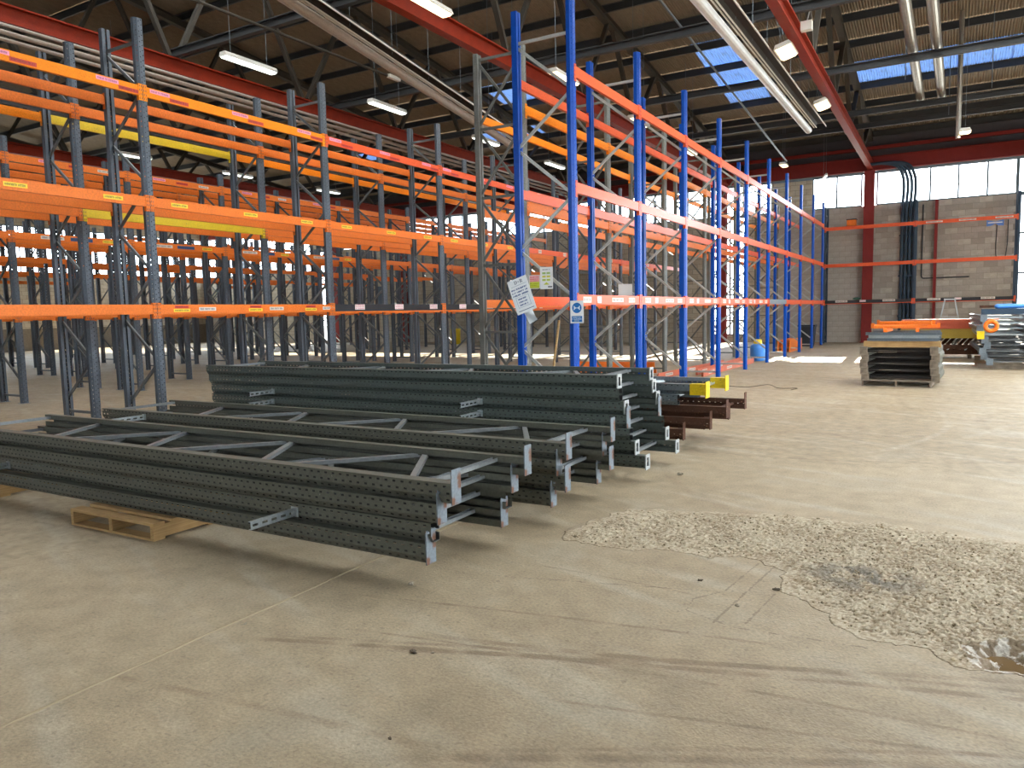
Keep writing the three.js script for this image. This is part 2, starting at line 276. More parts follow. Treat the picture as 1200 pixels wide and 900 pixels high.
{
  // the slab by the camera has a hole where the concrete has broken up
  const s = new THREE.Shape([[NEAR.x0, NEAR.z0], [NEAR.x1, NEAR.z0], [NEAR.x1, NEAR.z1], [NEAR.x0, NEAR.z1]].map(([x, z]) => new THREE.Vector2(x, -z)));
  s.holes.push(new THREE.Path(RAGGED.map(([x, z]) => new THREE.Vector2(x, -z))));
  const g = new THREE.ExtrudeGeometry(s, { depth: 0.3, bevelEnabled: false }); g.rotateX(-Math.PI / 2); g.translate(0, -0.3, 0);
  const p = g.attributes.position, uv = g.attributes.uv; for (let i = 0; i < p.count; i++) { const [u, v] = uvNear(p.getX(i), p.getZ(i)); uv.setXY(i, u, v); }
  part('concrete_slab', g, M.floorNear, floor);
  const X0 = X_L - 0.3, X1 = X_R + 0.3, Z0 = WALL_Z - 0.3, Z1 = Z_F + 0.3;
  const geos = [slab(X0, NEAR.x0, Z0, Z1, uvWide), slab(NEAR.x1, X1, Z0, Z1, uvWide), slab(NEAR.x0, NEAR.x1, Z0, NEAR.z0, uvWide), slab(NEAR.x0, NEAR.x1, NEAR.z1, Z1, uvWide)];
  part('concrete_slab', mergeGeometries(geos), M.floorWide, floor);
  // broken, gravelly concrete
  const nx = 540, nz = 350, x0 = -2.6, x1 = 1.7, z0 = -6.42, z1 = -3.6, pos = [], col = [], idx = [], uvs = [];
  const HOLE = [[0.1, -4.22], [0.3, -4.4], [0.9, -4.35], [1.2, -4.0], [0.6, -3.82], [0.36, -3.93], [0.15, -3.96]];
  for (let j = 0; j <= nz; j++) for (let i = 0; i <= nx; i++) {
    const x = x0 + (x1 - x0) * i / nx, z = z0 + (z1 - z0) * j / nz, ins = inPoly(x, z, RAGGED), dp = distPoly(x, z, RAGGED), e = ins ? Math.min(1, dp / 0.10) : 0;
    const lump = noise(x * 12, z * 14) * 0.35 + noise(x * 31, z * 36) * 0.55 + Math.abs(noise(x * 50, z * 56)) * 0.9 + noise(x * 85, z * 85) * 0.4;
    const hin = inPoly(x, z, HOLE), hd = distPoly(x, z, HOLE), hs = hin ? sstep(0, 0.09, hd) : 0;
    let y = ins ? 0.0015 - 0.006 * e + e * 0.015 * lump - hs * (0.05 + 0.05 * noise(x * 5, z * 5)) : dp < 0.03 ? 0.0012 : -0.04;
    if (ins) y = Math.min(y, 0.028);
    pos.push(x, y, z); uvs.push(x, z);
    const k = noise(x * 48 + 3, z * 48), q = fbm(x * 3, z * 3 + 50, 3);
    let c = mixc([0.40, 0.335, 0.235], [0.24, 0.18, 0.11], sstep(-0.35, 0.5, -lump + 0.4 + q * 0.8));
    if (k > 0.25) c = mixc(c, [0.48, 0.42, 0.32], 0.6);
    const damp = sstep(0.4, 0.12, Math.hypot((x + 0.42) / 1.1, (z + 5.02) * 1.1)) * sstep(-0.25, 0.25, fbm(x * 5 + 7, z * 5, 3) + 0.1);
    c = mixc(c, [0.1, 0.092, 0.08], damp * 0.75);
    if (hin) c = noise(x * 16, z * 26) > 0.12 ? mixc(c, [0.48, 0.45, 0.4], 0.7) : mixc(c, [0.14, 0.09, 0.045], 0.8);
    col.push(...c);
  }
  for (let j = 0; j < nz; j++) for (let i = 0; i < nx; i++) { const a = j * (nx + 1) + i, b = a + 1, c = a + nx + 1, d = c + 1; idx.push(a, c, b, b, c, d); }
  const pg = new THREE.BufferGeometry(); pg.setAttribute('position', new THREE.Float32BufferAttribute(pos, 3)); pg.setAttribute('uv', new THREE.Float32BufferAttribute(uvs, 2)); pg.setAttribute('color', new THREE.Float32BufferAttribute(col, 3)); pg.setIndex(idx); pg.computeVertexNormals();
  part('broken_concrete', pg, std({ vertexColors: true, roughness: 0.75, bumpMap: (() => { const t = grain.clone(); t.repeat.set(2.2, 2.2); return t; })(), bumpScale: 0.006 }), floor, null, 'rough broken patch of gravelly concrete');
  // expansion joint: a bead of filler standing a little proud
  const jm = new MB(); let pz = 3, px = -3.42;
  for (let z = 2.4; z > -7.5; z -= 0.35) { const x = -3.42 + 0.012 * noise(z * 3, 4); jm.sweep([px, 0.001, pz], [x, 0.001, z], [0, 1, 0], [[0, -0.011], [0.005, -0.004], [0.005, 0.003], [0, 0.009]]); px = x; pz = z; }
  part('joint_filler', jm.geo(), std({ color: '#8d7f66', roughness: 0.9 }), floor);
  const wt = new THREE.Shape(HOLE.map(([x, z]) => new THREE.Vector2(x, -z))); const wg = new THREE.ShapeGeometry(wt); wg.rotateX(-Math.PI / 2);
  const puddle = single('puddle', wg, M.water, 'shallow brown puddle in the broken hole at the right edge of the floor', 'puddle'); puddle.position.y = -0.052;
  // loose stones over the broken patch
  const stone = new THREE.IcosahedronGeometry(1, 0), N = 900, im = new THREE.InstancedMesh(stone, std({ color: '#a3947a', roughness: 0.9 }), N), q = new THREE.Matrix4(), e = new THREE.Euler(), cc = new THREE.Color();
  for (let i = 0; i < N;) { const x = rr(-2.6, 1.6), z = rr(-6.4, -3.7); if (!inPoly(x, z, RAGGED) || inPoly(x, z, HOLE)) continue; const s = rr(0.004, 0.010) * (rnd() < 0.05 ? 1.7 : 1); e.set(rr(0, 6), rr(0, 6), rr(0, 6)); q.makeRotationFromEuler(e).scale(new THREE.Vector3(s, s * rr(0.5, 1), s)).setPosition(x, 0.003, z); im.setMatrixAt(i, q); im.setColorAt(i, cc.setScalar(rr(0.65, 1.15))); i++; }
  im.name = 'loose_stones'; tag(im, 'loose stones scattered over the broken patch of concrete floor', 'stones', null, 'stuff'); scene.add(im);
}
// the yard outside
{ const m = new MB(); m.b2(-130, -0.5, -140, 110, -0.31, 100); const y = single('yard_ground', m.geo(), std({ color: '#8f8c84', roughness: 0.95 })); y.name = 'trim_1'; y.userData.kind = 'structure'; }

// ---------------------------------------------------------------- walls, windows, doors
const roofY = (z) => z < 0 ? 11.33 + 0.122 * (z + 22.3) : 11.33 + 0.122 * 22.3 - 0.122 * z;
const SILL = 6.25, HEAD = 7.82;
const blockTex = colorTex(1024, 1024, (u, v) => { // painted blockwork too far off to pick its blocks apart: 4 blocks by 8 courses, tile 2 m
  const row = Math.floor(v * 8), x = u * 4 + (row % 2) * 0.5, bx = x - Math.floor(x), by = v * 8 - row, id = noise(Math.floor(x) * 3.7 + 0.5, row * 5.3 + 0.5);
  let c = mixc([0.46, 0.41, 0.32], [0.39, 0.34, 0.26], 0.5 + id); c = c.map((k) => k * (1 + 0.25 * tile(u, v, 14, 3, 5)));
  if (bx < 0.022 || bx > 0.978 || by < 0.05 || by > 0.95) c = c.map((k) => k * 0.62); return c;
}); blockTex.repeat.set(0.5, 0.5);
M.blockwork = std({ map: blockTex, roughness: 0.9 });
M.mortar = std({ color: '#857e74', roughness: 0.95 });
M.dado = std({ map: colorTex(256, 256, (u, v) => mixc([0.13, 0.115, 0.09], [0.2, 0.17, 0.13], 0.5 + tile(u, v, 8, 4, 3))), roughness: 0.9 });
const wallBack = struct('wall_back');
const zb0 = WALL_Z - 0.3;
{
  const m = new MB(), add = (x0, x1, y0, y1) => m.b2(x0, y0, zb0, x1, y1, WALL_Z);
  add(X_L - 0.3, -38.25, 0, 4.9); add(-38.25, -36.24, 6.3, SILL + 0.05); add(-36.24, -10.45, 0, SILL); add(-38.25, -30, SILL + 0.05, HEAD); add(-8.75, -7.5, 0, SILL);
  add(-10.45, -8.75, 0, 0.35);
  add(-7.57, -5.75, SILL, HEAD);
  part('wall_panel', m.geo(), M.blockwork, wallBack);
  const t = new MB(); t.b2(-7.5, 0, zb0, 2.32, SILL, WALL_Z); t.b2(6.6, 0, zb0, X_R + 0.3, SILL, WALL_Z); part('mortar_bed', t.geo(), M.mortar, wallBack);
  const u = new MB(); u.b2(X_L - 0.3, HEAD, zb0, X_R + 0.3, roofY(WALL_Z) + 0.25, WALL_Z); part('gable_panel', u.geo(), paint('#4c4a52', '#3c3b42', '#5a5458', { s: 301, amount: 0.6, rough: 0.8 }), wallBack);
  // concrete blocks, each its own piece: 300 of the largest in view, the rest of the wall joined
  const tint = ['#a9a197', '#a0988d', '#b2aa9e', '#978f85'].map((c, i) => std({ map: wearTex(hex(c), hex('#8a8278'), hex('#bcb4a8'), 0.5, 0.5, 310 + i * 7), roughness: 0.92 }));
  const full = new MB().box(0, 0, 0, 0.488, 0.238, 0.03).geo(), half = new MB().box(0, 0, 0, 0.238, 0.238, 0.03).geo(), rest = [];
  let count = 0; const list = [];
  for (let r = 0; r < 25; r++) for (let c = -1; c < 20; c++) {
    const odd = r % 2, cx = -7.5 + (c + (odd ? 0.5 : 0)) * 0.5 + 0.25, x0 = Math.max(cx - 0.25, -7.5), x1 = Math.min(cx + 0.25, 2.32); if (x1 - x0 < 0.1) continue;
    list.push({ x: (x0 + x1) / 2, y: r * 0.25 + 0.125, w: x1 - x0, v: (x0 + x1) / 2 > -4.9 ? 1 : 0 });
  }
  list.sort((a, b) => b.v - a.v || b.x - a.x);
  for (const b of list) {
    const g = b.w > 0.4 ? full : half, m4 = tint[Math.floor(rnd() * 4)], s = b.w / (b.w > 0.4 ? 0.5 : 0.25), dz = rr(-0.004, 0.004);
    if (count < 300) { const o = part('block', g, m4, wallBack, [b.x, b.y, WALL_Z + 0.012 + dz]); o.scale.x = s; count++; }
    else rest.push(g.clone().applyMatrix4(new THREE.Matrix4().makeScale(s, 1, 1).setPosition(b.x, b.y, WALL_Z + 0.012 + dz)));
  }
  if (rest.length) part('block', mergeGeometries(rest), tint[0], wallBack).userData.kind = 'stuff';
}
let winN = 0, doorN = 0;
function windowBand(x0, x1, y0, y1, step, z, extra = []) { // glazing bars every step, one pane between each pair
  const w = struct('window_' + (++winN)), n = Math.max(1, Math.round((x1 - x0) / step)), fr = new MB();
  fr.b2(x0, y0, z - 0.06, x1, y0 + 0.07, z + 0.06); fr.b2(x0, y1 - 0.07, z - 0.06, x1, y1, z + 0.06);
  part('window_frame', fr.geo(), M.winFrame, w);
  const dx = (x1 - x0) / n, bar = new MB().box(0, (y0 + y1) / 2, 0, 0.075, y1 - y0 - 0.14, 0.09).geo(), pane = new MB().box(0, (y0 + y1) / 2, 0, dx - 0.05, y1 - y0 - 0.14, 0.004).geo();
  const flat = new THREE.PlaneGeometry(dx - 0.05, y1 - y0 - 0.14);
  for (let i = 0; i <= n; i++) { part('glazing_bar', bar, M.winFrame, w, [x0 + i * dx + (i === 0 ? 0.025 : i === n ? -0.025 : 0), 0, z]); if (i < n) part('pane', flat, M.glass, w, [x0 + (i + 0.5) * dx, (y0 + y1) / 2, z]); }
  for (const y of extra) part('transom', new MB().b2(x0, y - 0.04, z - 0.05, x1, y + 0.04, z + 0.05).geo(), M.winFrame, w);
  return w;
}
windowBand(-5.75, -3.6, SILL, HEAD, 1.0, WALL_Z - 0.12); windowBand(-3.0, 2.35, SILL, HEAD, 1.03, WALL_Z - 0.12); windowBand(2.35, X_R, SILL, HEAD, 1.1, WALL_Z - 0.12);
windowBand(-30, -7.57, SILL, HEAD, 1.4, WALL_Z - 0.12); windowBand(X_L, -38.25, 4.9, HEAD, 1.4, WALL_Z - 0.12, [6.3]);
windowBand(2.32, 6.6, 0.35, SILL, 2.1, WALL_Z - 0.12, [2.95, 4.62]);
windowBand(-10.45, -8.75, 0.35, SILL, 0.85, WALL_Z - 0.12, [1.1, 1.75, 2.4]);
{ const d = struct('door_' + (++doorN)), f = new MB(); f.b2(-38.25, 0, zb0, -38.13, 6.3, WALL_Z + 0.02).b2(-36.36, 0, zb0, -36.24, 6.3, WALL_Z + 0.02).b2(-38.25, 6.2, zb0, -36.24, 6.3, WALL_Z + 0.02); part('door_frame', f.geo(), M.darkSteel, d); for (const y of [1.9, 3.9]) part('transom', new MB().b2(-38.13, y, WALL_Z - 0.14, -36.36, y + 0.1, WALL_Z - 0.06).geo(), M.winFrame, d); part('pane', new THREE.PlaneGeometry(1.77, 6.2), M.glass, d, [-37.24, 3.1, WALL_Z - 0.1]); }
{ // lintel beam in red over the windows
  const t = struct('trim_2'); part('lintel_beam', new MB().ibeam([X_L, 8.1, WALL_Z + 0.14], [X_R, 8.1, WALL_Z + 0.14], 0.25, 0.62, 0.02, 0.03, [0, 1, 0]).geo(), M.redColumn, t);
  part('cable_tray', new MB().b2(-30, 7.66, WALL_Z + 0.02, X_R, 7.76, WALL_Z + 0.1).geo(), M.galvDark, t);
  part('eaves_rail', new MB().b2(X_L, 8.72, WALL_Z + 0.02, X_R, 8.86, WALL_Z + 0.2).geo(), M.redColumn, t);
}
// left, right and camera-side walls
{
  const wl = struct('wall_left'), m = new MB(), x = X_L;
  m.b2(x - 0.3, 1.4, WALL_Z, x, 4.9, Z_F); m.b2(x - 0.3, HEAD, WALL_Z, x, 14.6, Z_F); m.b2(x - 0.3, 4.9, -9, x, HEAD, Z_F);
  part('wall_panel', m.geo(), M.blockwork, wl); part('dado', new MB().b2(x - 0.3, 0, WALL_Z, x + 0.03, 1.4, Z_F).geo(), M.dado, wl);
  const w = struct('window_' + (++winN)), n = 20, dz = (-9 - WALL_Z) / n; part('window_frame', new MB().b2(x - 0.2, 4.9, WALL_Z, x - 0.05, 4.98, -9).b2(x - 0.2, HEAD - 0.08, WALL_Z, x - 0.05, HEAD, -9).geo(), M.winFrame, w);
  const pg = new THREE.PlaneGeometry(dz - 0.06, HEAD - 5.06); pg.rotateY(Math.PI / 2);
  for (let i = 0; i <= n; i++) { part('glazing_bar', new MB().box(0, 6.36, 0, 0.08, HEAD - 5.06, 0.06).geo(), M.winFrame, w, [x - 0.12, 0, WALL_Z + i * dz]); if (i < n) part('pane', pg, M.glass, w, [x - 0.12, 6.36, WALL_Z + (i + 0.5) * dz]); }
}
{
  const wr = struct('wall_right'), x = X_R, m = new MB();
  m.b2(x, 0, WALL_Z, x + 0.3, 5.6, -22); m.b2(x, 0, -4, x + 0.3, 5.6, Z_F); m.b2(x, 0, -15, x + 0.3, 5.6, -11); m.b2(x, 5.6, WALL_Z, x + 0.3, SILL, Z_F); m.b2(x, HEAD, WALL_Z, x + 0.3, 14.6, Z_F);
  part('wall_panel', m.geo(), M.blockwork, wr);
  const w = struct('window_' + (++winN)), n = 24, dz = (Z_F - WALL_Z) / n; part('window_frame', new MB().b2(x + 0.05, SILL, WALL_Z, x + 0.2, SILL + 0.08, Z_F).b2(x + 0.05, HEAD - 0.08, WALL_Z, x + 0.2, HEAD, Z_F).geo(), M.winFrame, w);
  const pg = new THREE.PlaneGeometry(dz - 0.06, HEAD - SILL - 0.16); pg.rotateY(Math.PI / 2);
  for (let i = 0; i <= n; i++) { part('glazing_bar', new MB().box(0, (SILL + HEAD) / 2, 0, 0.08, HEAD - SILL - 0.16, 0.06).geo(), M.winFrame, w, [x + 0.12, 0, WALL_Z + i * dz]); if (i < n) part('pane', pg, M.glass, w, [x + 0.12, (SILL + HEAD) / 2, WALL_Z + (i + 0.5) * dz]); }
  for (const [z0, z1] of [[-22, -15], [-11, -4]]) { const d = struct('door_' + (++doorN)); part('door_frame', new MB().b2(x - 0.03, 0, z0, x + 0.3, 5.6, z0 + 0.14).b2(x - 0.03, 0, z1 - 0.14, x + 0.3, 5.6, z1).b2(x - 0.25, 5.2, z0, x + 0.1, 5.7, z1).geo(), M.darkSteel, d); }
  const wf = struct('wall_front'), f = new MB(); f.b2(X_L - 0.3, 0, Z_F, X_R + 0.3, SILL, Z_F + 0.3); f.b2(X_L - 0.3, HEAD, Z_F, X_R + 0.3, 12.6, Z_F + 0.3); part('wall_panel', f.geo(), M.blockwork, wf);
  windowBand(X_L, X_R, SILL, HEAD, 1.4, Z_F + 0.12);
}

// ---------------------------------------------------------------- roof: purlins, sheets, trusses
const TX = [-42.4, -35.85, -29.3, -22.8, -16.85, -9.75, -3.25, 3.3];
{
  const ceil = struct('ceiling');
  const PZ = []; for (let k = 0; k < 20; k++) PZ.push(-38.1 + 1.9 * k);   // purlin lines
  const sheetGeo = (w, len) => { // corrugations run down the slope; sheet lies along z
    const n = Math.round(w / 0.085) * 4, m = new MB(), Y = (i) => 0.018 * Math.cos(i / 4 * 2 * Math.PI);
    for (let i = 0; i < n; i++) { const x0 = -w / 2 + w * i / n, x1 = -w / 2 + w * (i + 1) / n; m.quad([x0, Y(i), -len / 2], [x0, Y(i), len / 2], [x1, Y(i + 1), len / 2], [x1, Y(i + 1), -len / 2]); }
    return m.geo();
  };
  const cache = {}, ang = -Math.atan(0.122);
  const put = (x0, x1, z0, z1, mat, lift = 0.16) => {
    const w = x1 - x0, len = (z1 - z0) / Math.cos(ang) + 0.06, key = w.toFixed(2) + len.toFixed(2); cache[key] ??= sheetGeo(w + 0.04, len);
    const o = part(mat === M.sheet ? 'roof_sheet' : 'skylight_sheet', cache[key], mat, ceil, [(x0 + x1) / 2, roofY((z0 + z1) / 2) + lift, (z0 + z1) / 2]); o.rotation.x = ang; return o;
  };
  const rows = [[PZ[0] - 0.5, PZ[2]], [PZ[2], PZ[3]], [PZ[3], PZ[4]], [PZ[4], PZ[5]], [PZ[5], PZ[6]], [PZ[6], PZ[8]], [PZ[8], PZ[10]], [PZ[10], PZ[12]], [PZ[12], PZ[14]]];
  for (let b = 2; b < TX.length - 1; b++) for (const [ri, [z0, z1]] of rows.entries()) {
    const n = 4, w = (TX[b + 1] - TX[b]) / n;
    for (let s = 0; s < n; s++) {
      const right = b === TX.length - 2;
      const sky = right ? ri === 2 : b === 5 ? (s === 1 && ri >= 2 && ri <= 4) : b === 4 ? s === 0 && ri === 4 : b === 3 ? s >= 2 && ri === 2 : s === 1 && ri === 2;
      const clear = (right && ri >= 6 && (s === 1 || s === 2)) || (b >= 4 && b < 6 && ri === 8 && s === 1);
      put(TX[b] + s * w, TX[b] + (s + 1) * w, z0, z1, sky ? M.skylight : clear ? M.skylightClear : M.sheet, sky ? 0.155 : 0.16);
    }
  }
  // the roof away from the picture, in larger joined areas with clear rooflights
  const big = new MB(), zr = PZ[14];
  const slope = (x0, x1, z0, z1) => { const y0 = roofY(z0) + 0.16, y1 = roofY(z1) + 0.16; big.hexa([[x0, y1, z1], [x1, y1, z1], [x1, y0, z0], [x0, y0, z0], [x0, y1 + 0.05, z1], [x1, y1 + 0.05, z1], [x1, y0 + 0.05, z0], [x0, y0 + 0.05, z0]]); };
  slope(X_L - 0.4, TX[2] + 0.02, WALL_Z - 0.5, 0); slope(TX[7] - 0.02, X_R + 0.4, WALL_Z - 0.5, -26); slope(TX[7] - 0.02, 4.6, -26, zr); slope(7.9, X_R + 0.4, -26, zr);
  const lights = [[4.6, 7.9, -26, zr]];
  for (let b = 2; b < TX.length; b++) { const x0 = TX[b], x1 = b === TX.length - 1 ? X_R + 0.4 : TX[b + 1], a = x0 + 1.7, c = a + 1.65; slope(x0, a, zr - 0.02, 0); slope(c, x1, zr - 0.02, 0); slope(a, c, zr - 0.02, zr + 1); slope(a, c, -6, 0); lights.push([a, c, zr + 1, -6]); slope(x0, x1, 0, Z_F + 0.4); }
  slope(X_L - 0.4, TX[2], 0, Z_F + 0.4);
  const bg = part('roof_sheet', big.geo(), M.sheet, ceil); bg.userData.kind = 'stuff';
  for (const [a, c, z0, z1] of lights) { const g = new MB().quad([a, roofY(z0) + 0.18, z0], [a, roofY(z1) + 0.18, z1], [c, roofY(z1) + 0.18, z1], [c, roofY(z0) + 0.18, z0]).geo(); part('skylight_sheet', g, M.skylightClear, ceil); }
  // purlins: one thing each
  const pur = new MB().chan([X_L, 0, 0], [X_R, 0, 0], 0.25, 0.07, 0.006, [0, 1, 0]).geo();
  PZ.forEach((z, k) => { if (z > -8) return; const o = single('purlin', pur, M.darkSteel, `dark steel roof purlin across the hall, ${ord(k)} from the back wall`, 'purlin'); o.position.set(0, roofY(z) - 0.01, z); });
}
function ord(k) { return ['first', 'second', 'third', 'fourth', 'fifth', 'sixth', 'seventh', 'eighth', 'ninth', 'tenth', 'eleventh', 'twelfth', 'thirteenth', 'fourteenth', 'fifteenth', 'sixteenth', 'seventeenth', 'eighteenth', 'nineteenth', 'twentieth'][k]; }
{
  const where = ['far left behind everything', 'far left over the distant racks', 'left with red lower beam, over the distant racks', 'left with dark lower beam behind the left racks', 'over the left orange racks with red lower beam', 'above the blue racks with red lower beam', 'ending on the red column by the back window', 'right above the open floor'];
  TX.forEach((x, i) => {
    const t = thing('roof_truss', `steel roof truss running down the hall, ${where[i]}`, 'truss', [x, 0, 0]);
    const red = ![3, 7].includes(i);
    part('bottom_chord', new MB().ibeam([0, 8.02, WALL_Z + 0.05], [0, 8.02, 4], 0.22, 0.38, 0.02, 0.035, [0, 1, 0]).geo(), red ? M.redSteel : M.darkSteel, t, null, red ? 'red painted lower beam' : undefined);
    part('top_chord', new MB().ibeam([0, roofY(-38) - 0.22, -38], [0, roofY(-0.1) - 0.22, -0.1], 0.2, 0.26, 0.015, 0.02, [0, 1, 0]).geo(), M.brownSteel, t);
    for (let k = 0; k < 7; k++) { // W of lattice bars
      const z0 = -34.4 + k * 4.4, zt = 2.0;
      for (const s of [-1, 1]) { const za = z0 + s * 0.12, zc = z0 + s * zt; part('strut', new MB().bar([0, 8.24, za], [0, roofY(zc) - 0.3, zc], 0.14, 0.1, [1, 0, 0]).geo(), M.brownSteel, t); }
    }
  });
  [-6.6, -12.5, -18.3, -23.6, -29.1, -31.3].forEach((z, i) => { const o = single('tie_beam', new MB().ibeam([X_L, 0, 0], [X_R, 0, 0], 0.14, 0.2, 0.012, 0.02, [0, 1, 0]).geo(), M.darkSteel, `dark horizontal tie beam crossing under the roof, ${ord(5 - i)} from the back wall`, 'beam'); o.position.set(0, 8.36, z); });
  const col = new MB().ibeam([0, 0, 0], [0, 7.8, 0], 0.42, 0.3, 0.02, 0.03, [0, 0, 1]).geo();
  const c1 = thing('steel_column', 'red steel column against the back wall left of the blue pipes', 'column', [-3.27, 0, WALL_Z + 0.25]); part('shaft', col, M.redColumn, c1); part('base_plate', new MB().box(0, 0.015, 0, 0.5, 0.03, 0.42).geo(), M.redColumn, c1);
  [['red steel column on the back wall behind the blue racks', -9.9], ['red steel column on the back wall seen through the middle of the left racks', -16.85], ['red steel column on the back wall beside the dark blue panel', -30.1], ['red steel column at the far left of the back wall', -36]].forEach(([l, x]) => copy(c1, l, [x, 0, WALL_Z + 0.25]));
  single('steel_post', new MB().ibeam([-0.58, 0, WALL_Z + 0.15], [-0.58, SILL, WALL_Z + 0.15], 0.12, 0.12, 0.012, 0.016, [0, 0, 1]).geo(), M.redColumn, 'slim red steel post on the back wall right of the blue pipes', 'post');
}

// ---------------------------------------------------------------- racking: uprights, frames, beams
const W = 0.13, PD = 0.09;
function uprightGeo(L, perf, hs = 1) { // front towards +x: a flat face with two rows of holes, an inclined face with one, then sides and inward lips
  const m = new MB(), k = 0.03, zf = 0.018, c = Math.hypot(k, W / 2 - zf), l = [0, 1, 0], wf = (W / 2 + zf) / 2;
  if (perf) {
    m.holed([0, 0, zf], l, L, [0, 0, -1], wf, perf, 0.025 * hs, 0.014 * hs, 0.35); m.holed([0, 0, zf - wf], l, L, [0, 0, -1], wf, perf, 0.025 * hs, 0.014 * hs, 0.72);
    m.holed([-k, 0, W / 2], l, L, [k / c, 0, -(W / 2 - zf) / c], c, perf, 0.025 * hs, 0.013 * hs, 0.5);
  } else { m.quad([-k, 0, W / 2], [0, 0, zf], [0, L, zf], [-k, L, W / 2]); m.quad([0, 0, zf], [0, 0, -W / 2], [0, L, -W / 2], [0, L, zf]); }
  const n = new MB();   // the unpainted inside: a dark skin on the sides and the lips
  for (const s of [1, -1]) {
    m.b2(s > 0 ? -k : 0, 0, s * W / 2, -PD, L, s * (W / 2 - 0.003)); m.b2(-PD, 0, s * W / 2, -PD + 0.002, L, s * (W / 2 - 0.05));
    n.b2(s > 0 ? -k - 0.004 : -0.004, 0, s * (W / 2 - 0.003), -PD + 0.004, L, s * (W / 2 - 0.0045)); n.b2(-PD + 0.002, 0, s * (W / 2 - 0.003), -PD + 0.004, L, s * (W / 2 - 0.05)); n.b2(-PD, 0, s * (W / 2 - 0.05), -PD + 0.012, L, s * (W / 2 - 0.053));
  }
  return mergeGeometries([m.geo(), n.geo()], true);
}
const geoCache = {};
const cached = (key, f) => (geoCache[key] ??= f());
function makeFrame({ name = 'upright_frame', label, depth = 0.92, height = 6.27, mat, brace, perf = 0.075, pattern = 'Z', step = 0.69, topGap = 0.34, foot = M.galvDark, group, footStyle = 'flat', mat2, nodes, bz = 0.011, inner = M.inner }) {
  const t = thing(name, label, 'rack frame', [0, 0, 0], 0, group), ug = cached('u' + height + perf, () => uprightGeo(height, perf, perf === 0.066 ? 0.92 : 0.7));
  part('upright', ug, [mat, inner], t, [0, 0, 0]); const r = part('upright', ug, [mat2 || mat, inner], t, [-depth, 0, 0]); r.rotation.y = Math.PI;
  const xf = -PD + 0.03, xr = -depth + PD - 0.03, key = [pattern, depth, height, step].join();
  const chan = (k, a, b, flip) => cached('b' + key + k, () => new MB().chan(a, b, 0.045, 0.028, 0.003, [0, 1, 0.001], flip).geo());
  const top = height - topGap;
  if (nodes) {
    const [short, long, first, flip] = nodes; let y = first, side = flip, k = 0;
    for (const yy of [0.24, height - 0.1]) part('horizontal_brace', chan('h' + yy, [xf, yy, bz], [xr, yy, bz], 1), brace, t);
    while (y + long < height - 0.1) { const st = k % 2 ? long : short, a = side ? xr : xf, b = side ? xf : xr; part('diagonal_brace', chan('n' + flip + k, [a, y, bz], [b, y + st - 0.05, bz], k % 2 ? 1 : -1), brace, t); y += st; side = 1 - side; k++; }
  } else if (pattern === 'Z') {
    part('horizontal_brace', chan('t', [xf, top, 0.012], [xr, top, 0.012], 1), brace, t); part('horizontal_brace', chan('b', [xf, 0.16, 0.012], [xr, 0.16, 0.012], 1), brace, t);
    let y = top - 0.06, side = 0, k = 0;
    while (y - step > 0.12) { const a = side ? xf : xr, b = side ? xr : xf; part('diagonal_brace', chan('d' + k, [a, y, 0.01], [b, y - step + 0.05, 0.01], k % 2 ? 1 : -1), brace, t); y -= step; side = 1 - side; k++; }
  } else {
    for (let k = 0; k < 6; k++) { const y = k < 5 ? top - k * 1.2 : 0.16; part('horizontal_brace', chan('h' + k, [xf, y, 0.02], [xr, y, 0.02], 1), brace, t); if (k < 5) { const y2 = k < 4 ? y - 1.2 : 0.16; part('diagonal_brace', chan('x' + k, [xf, y - 0.05, 0.02], [xr, y2 + 0.05, 0.02], 1), brace, t); part('diagonal_brace', chan('y' + k, [xr, y - 0.05, -0.02], [xf, y2 + 0.05, -0.02], -1), brace, t); } }
  }
  if (footStyle === 'flat') { const fg = cached('foot', () => new MB().box(-0.05, 0.004, 0, 0.15, 0.008, 0.18).geo()); part('foot_plate', fg, foot, t); part('foot_plate', fg, foot, t, [-depth + 0.1, 0, 0]); }
  if (footStyle === 'plate') { const fg = cached('footp', () => { const m = new MB(); m.box(-0.05, -0.004, -0.04, 0.1, 0.008, 0.22); return m.geo(); }); part('foot_plate', fg, foot, t); part('foot_plate', fg, foot, t, [-depth + 0.09, 0, 0]); }
  if (footStyle === 'ring') { const fg = cached('footr', () => { const m = new MB(); m.b2(0.005, -0.012, -0.075, -0.11, 0, -0.045).b2(0.005, -0.012, 0.045, -0.11, 0, 0.075).b2(0.005, -0.012, -0.045, -0.025, 0, 0.045).b2(-0.08, -0.012, -0.045, -0.11, 0, 0.045); return m.geo(); }); part('foot_plate', fg, foot, t); part('foot_plate', fg, foot, t, [-depth + 0.105, 0, 0]); }
  return t;
}
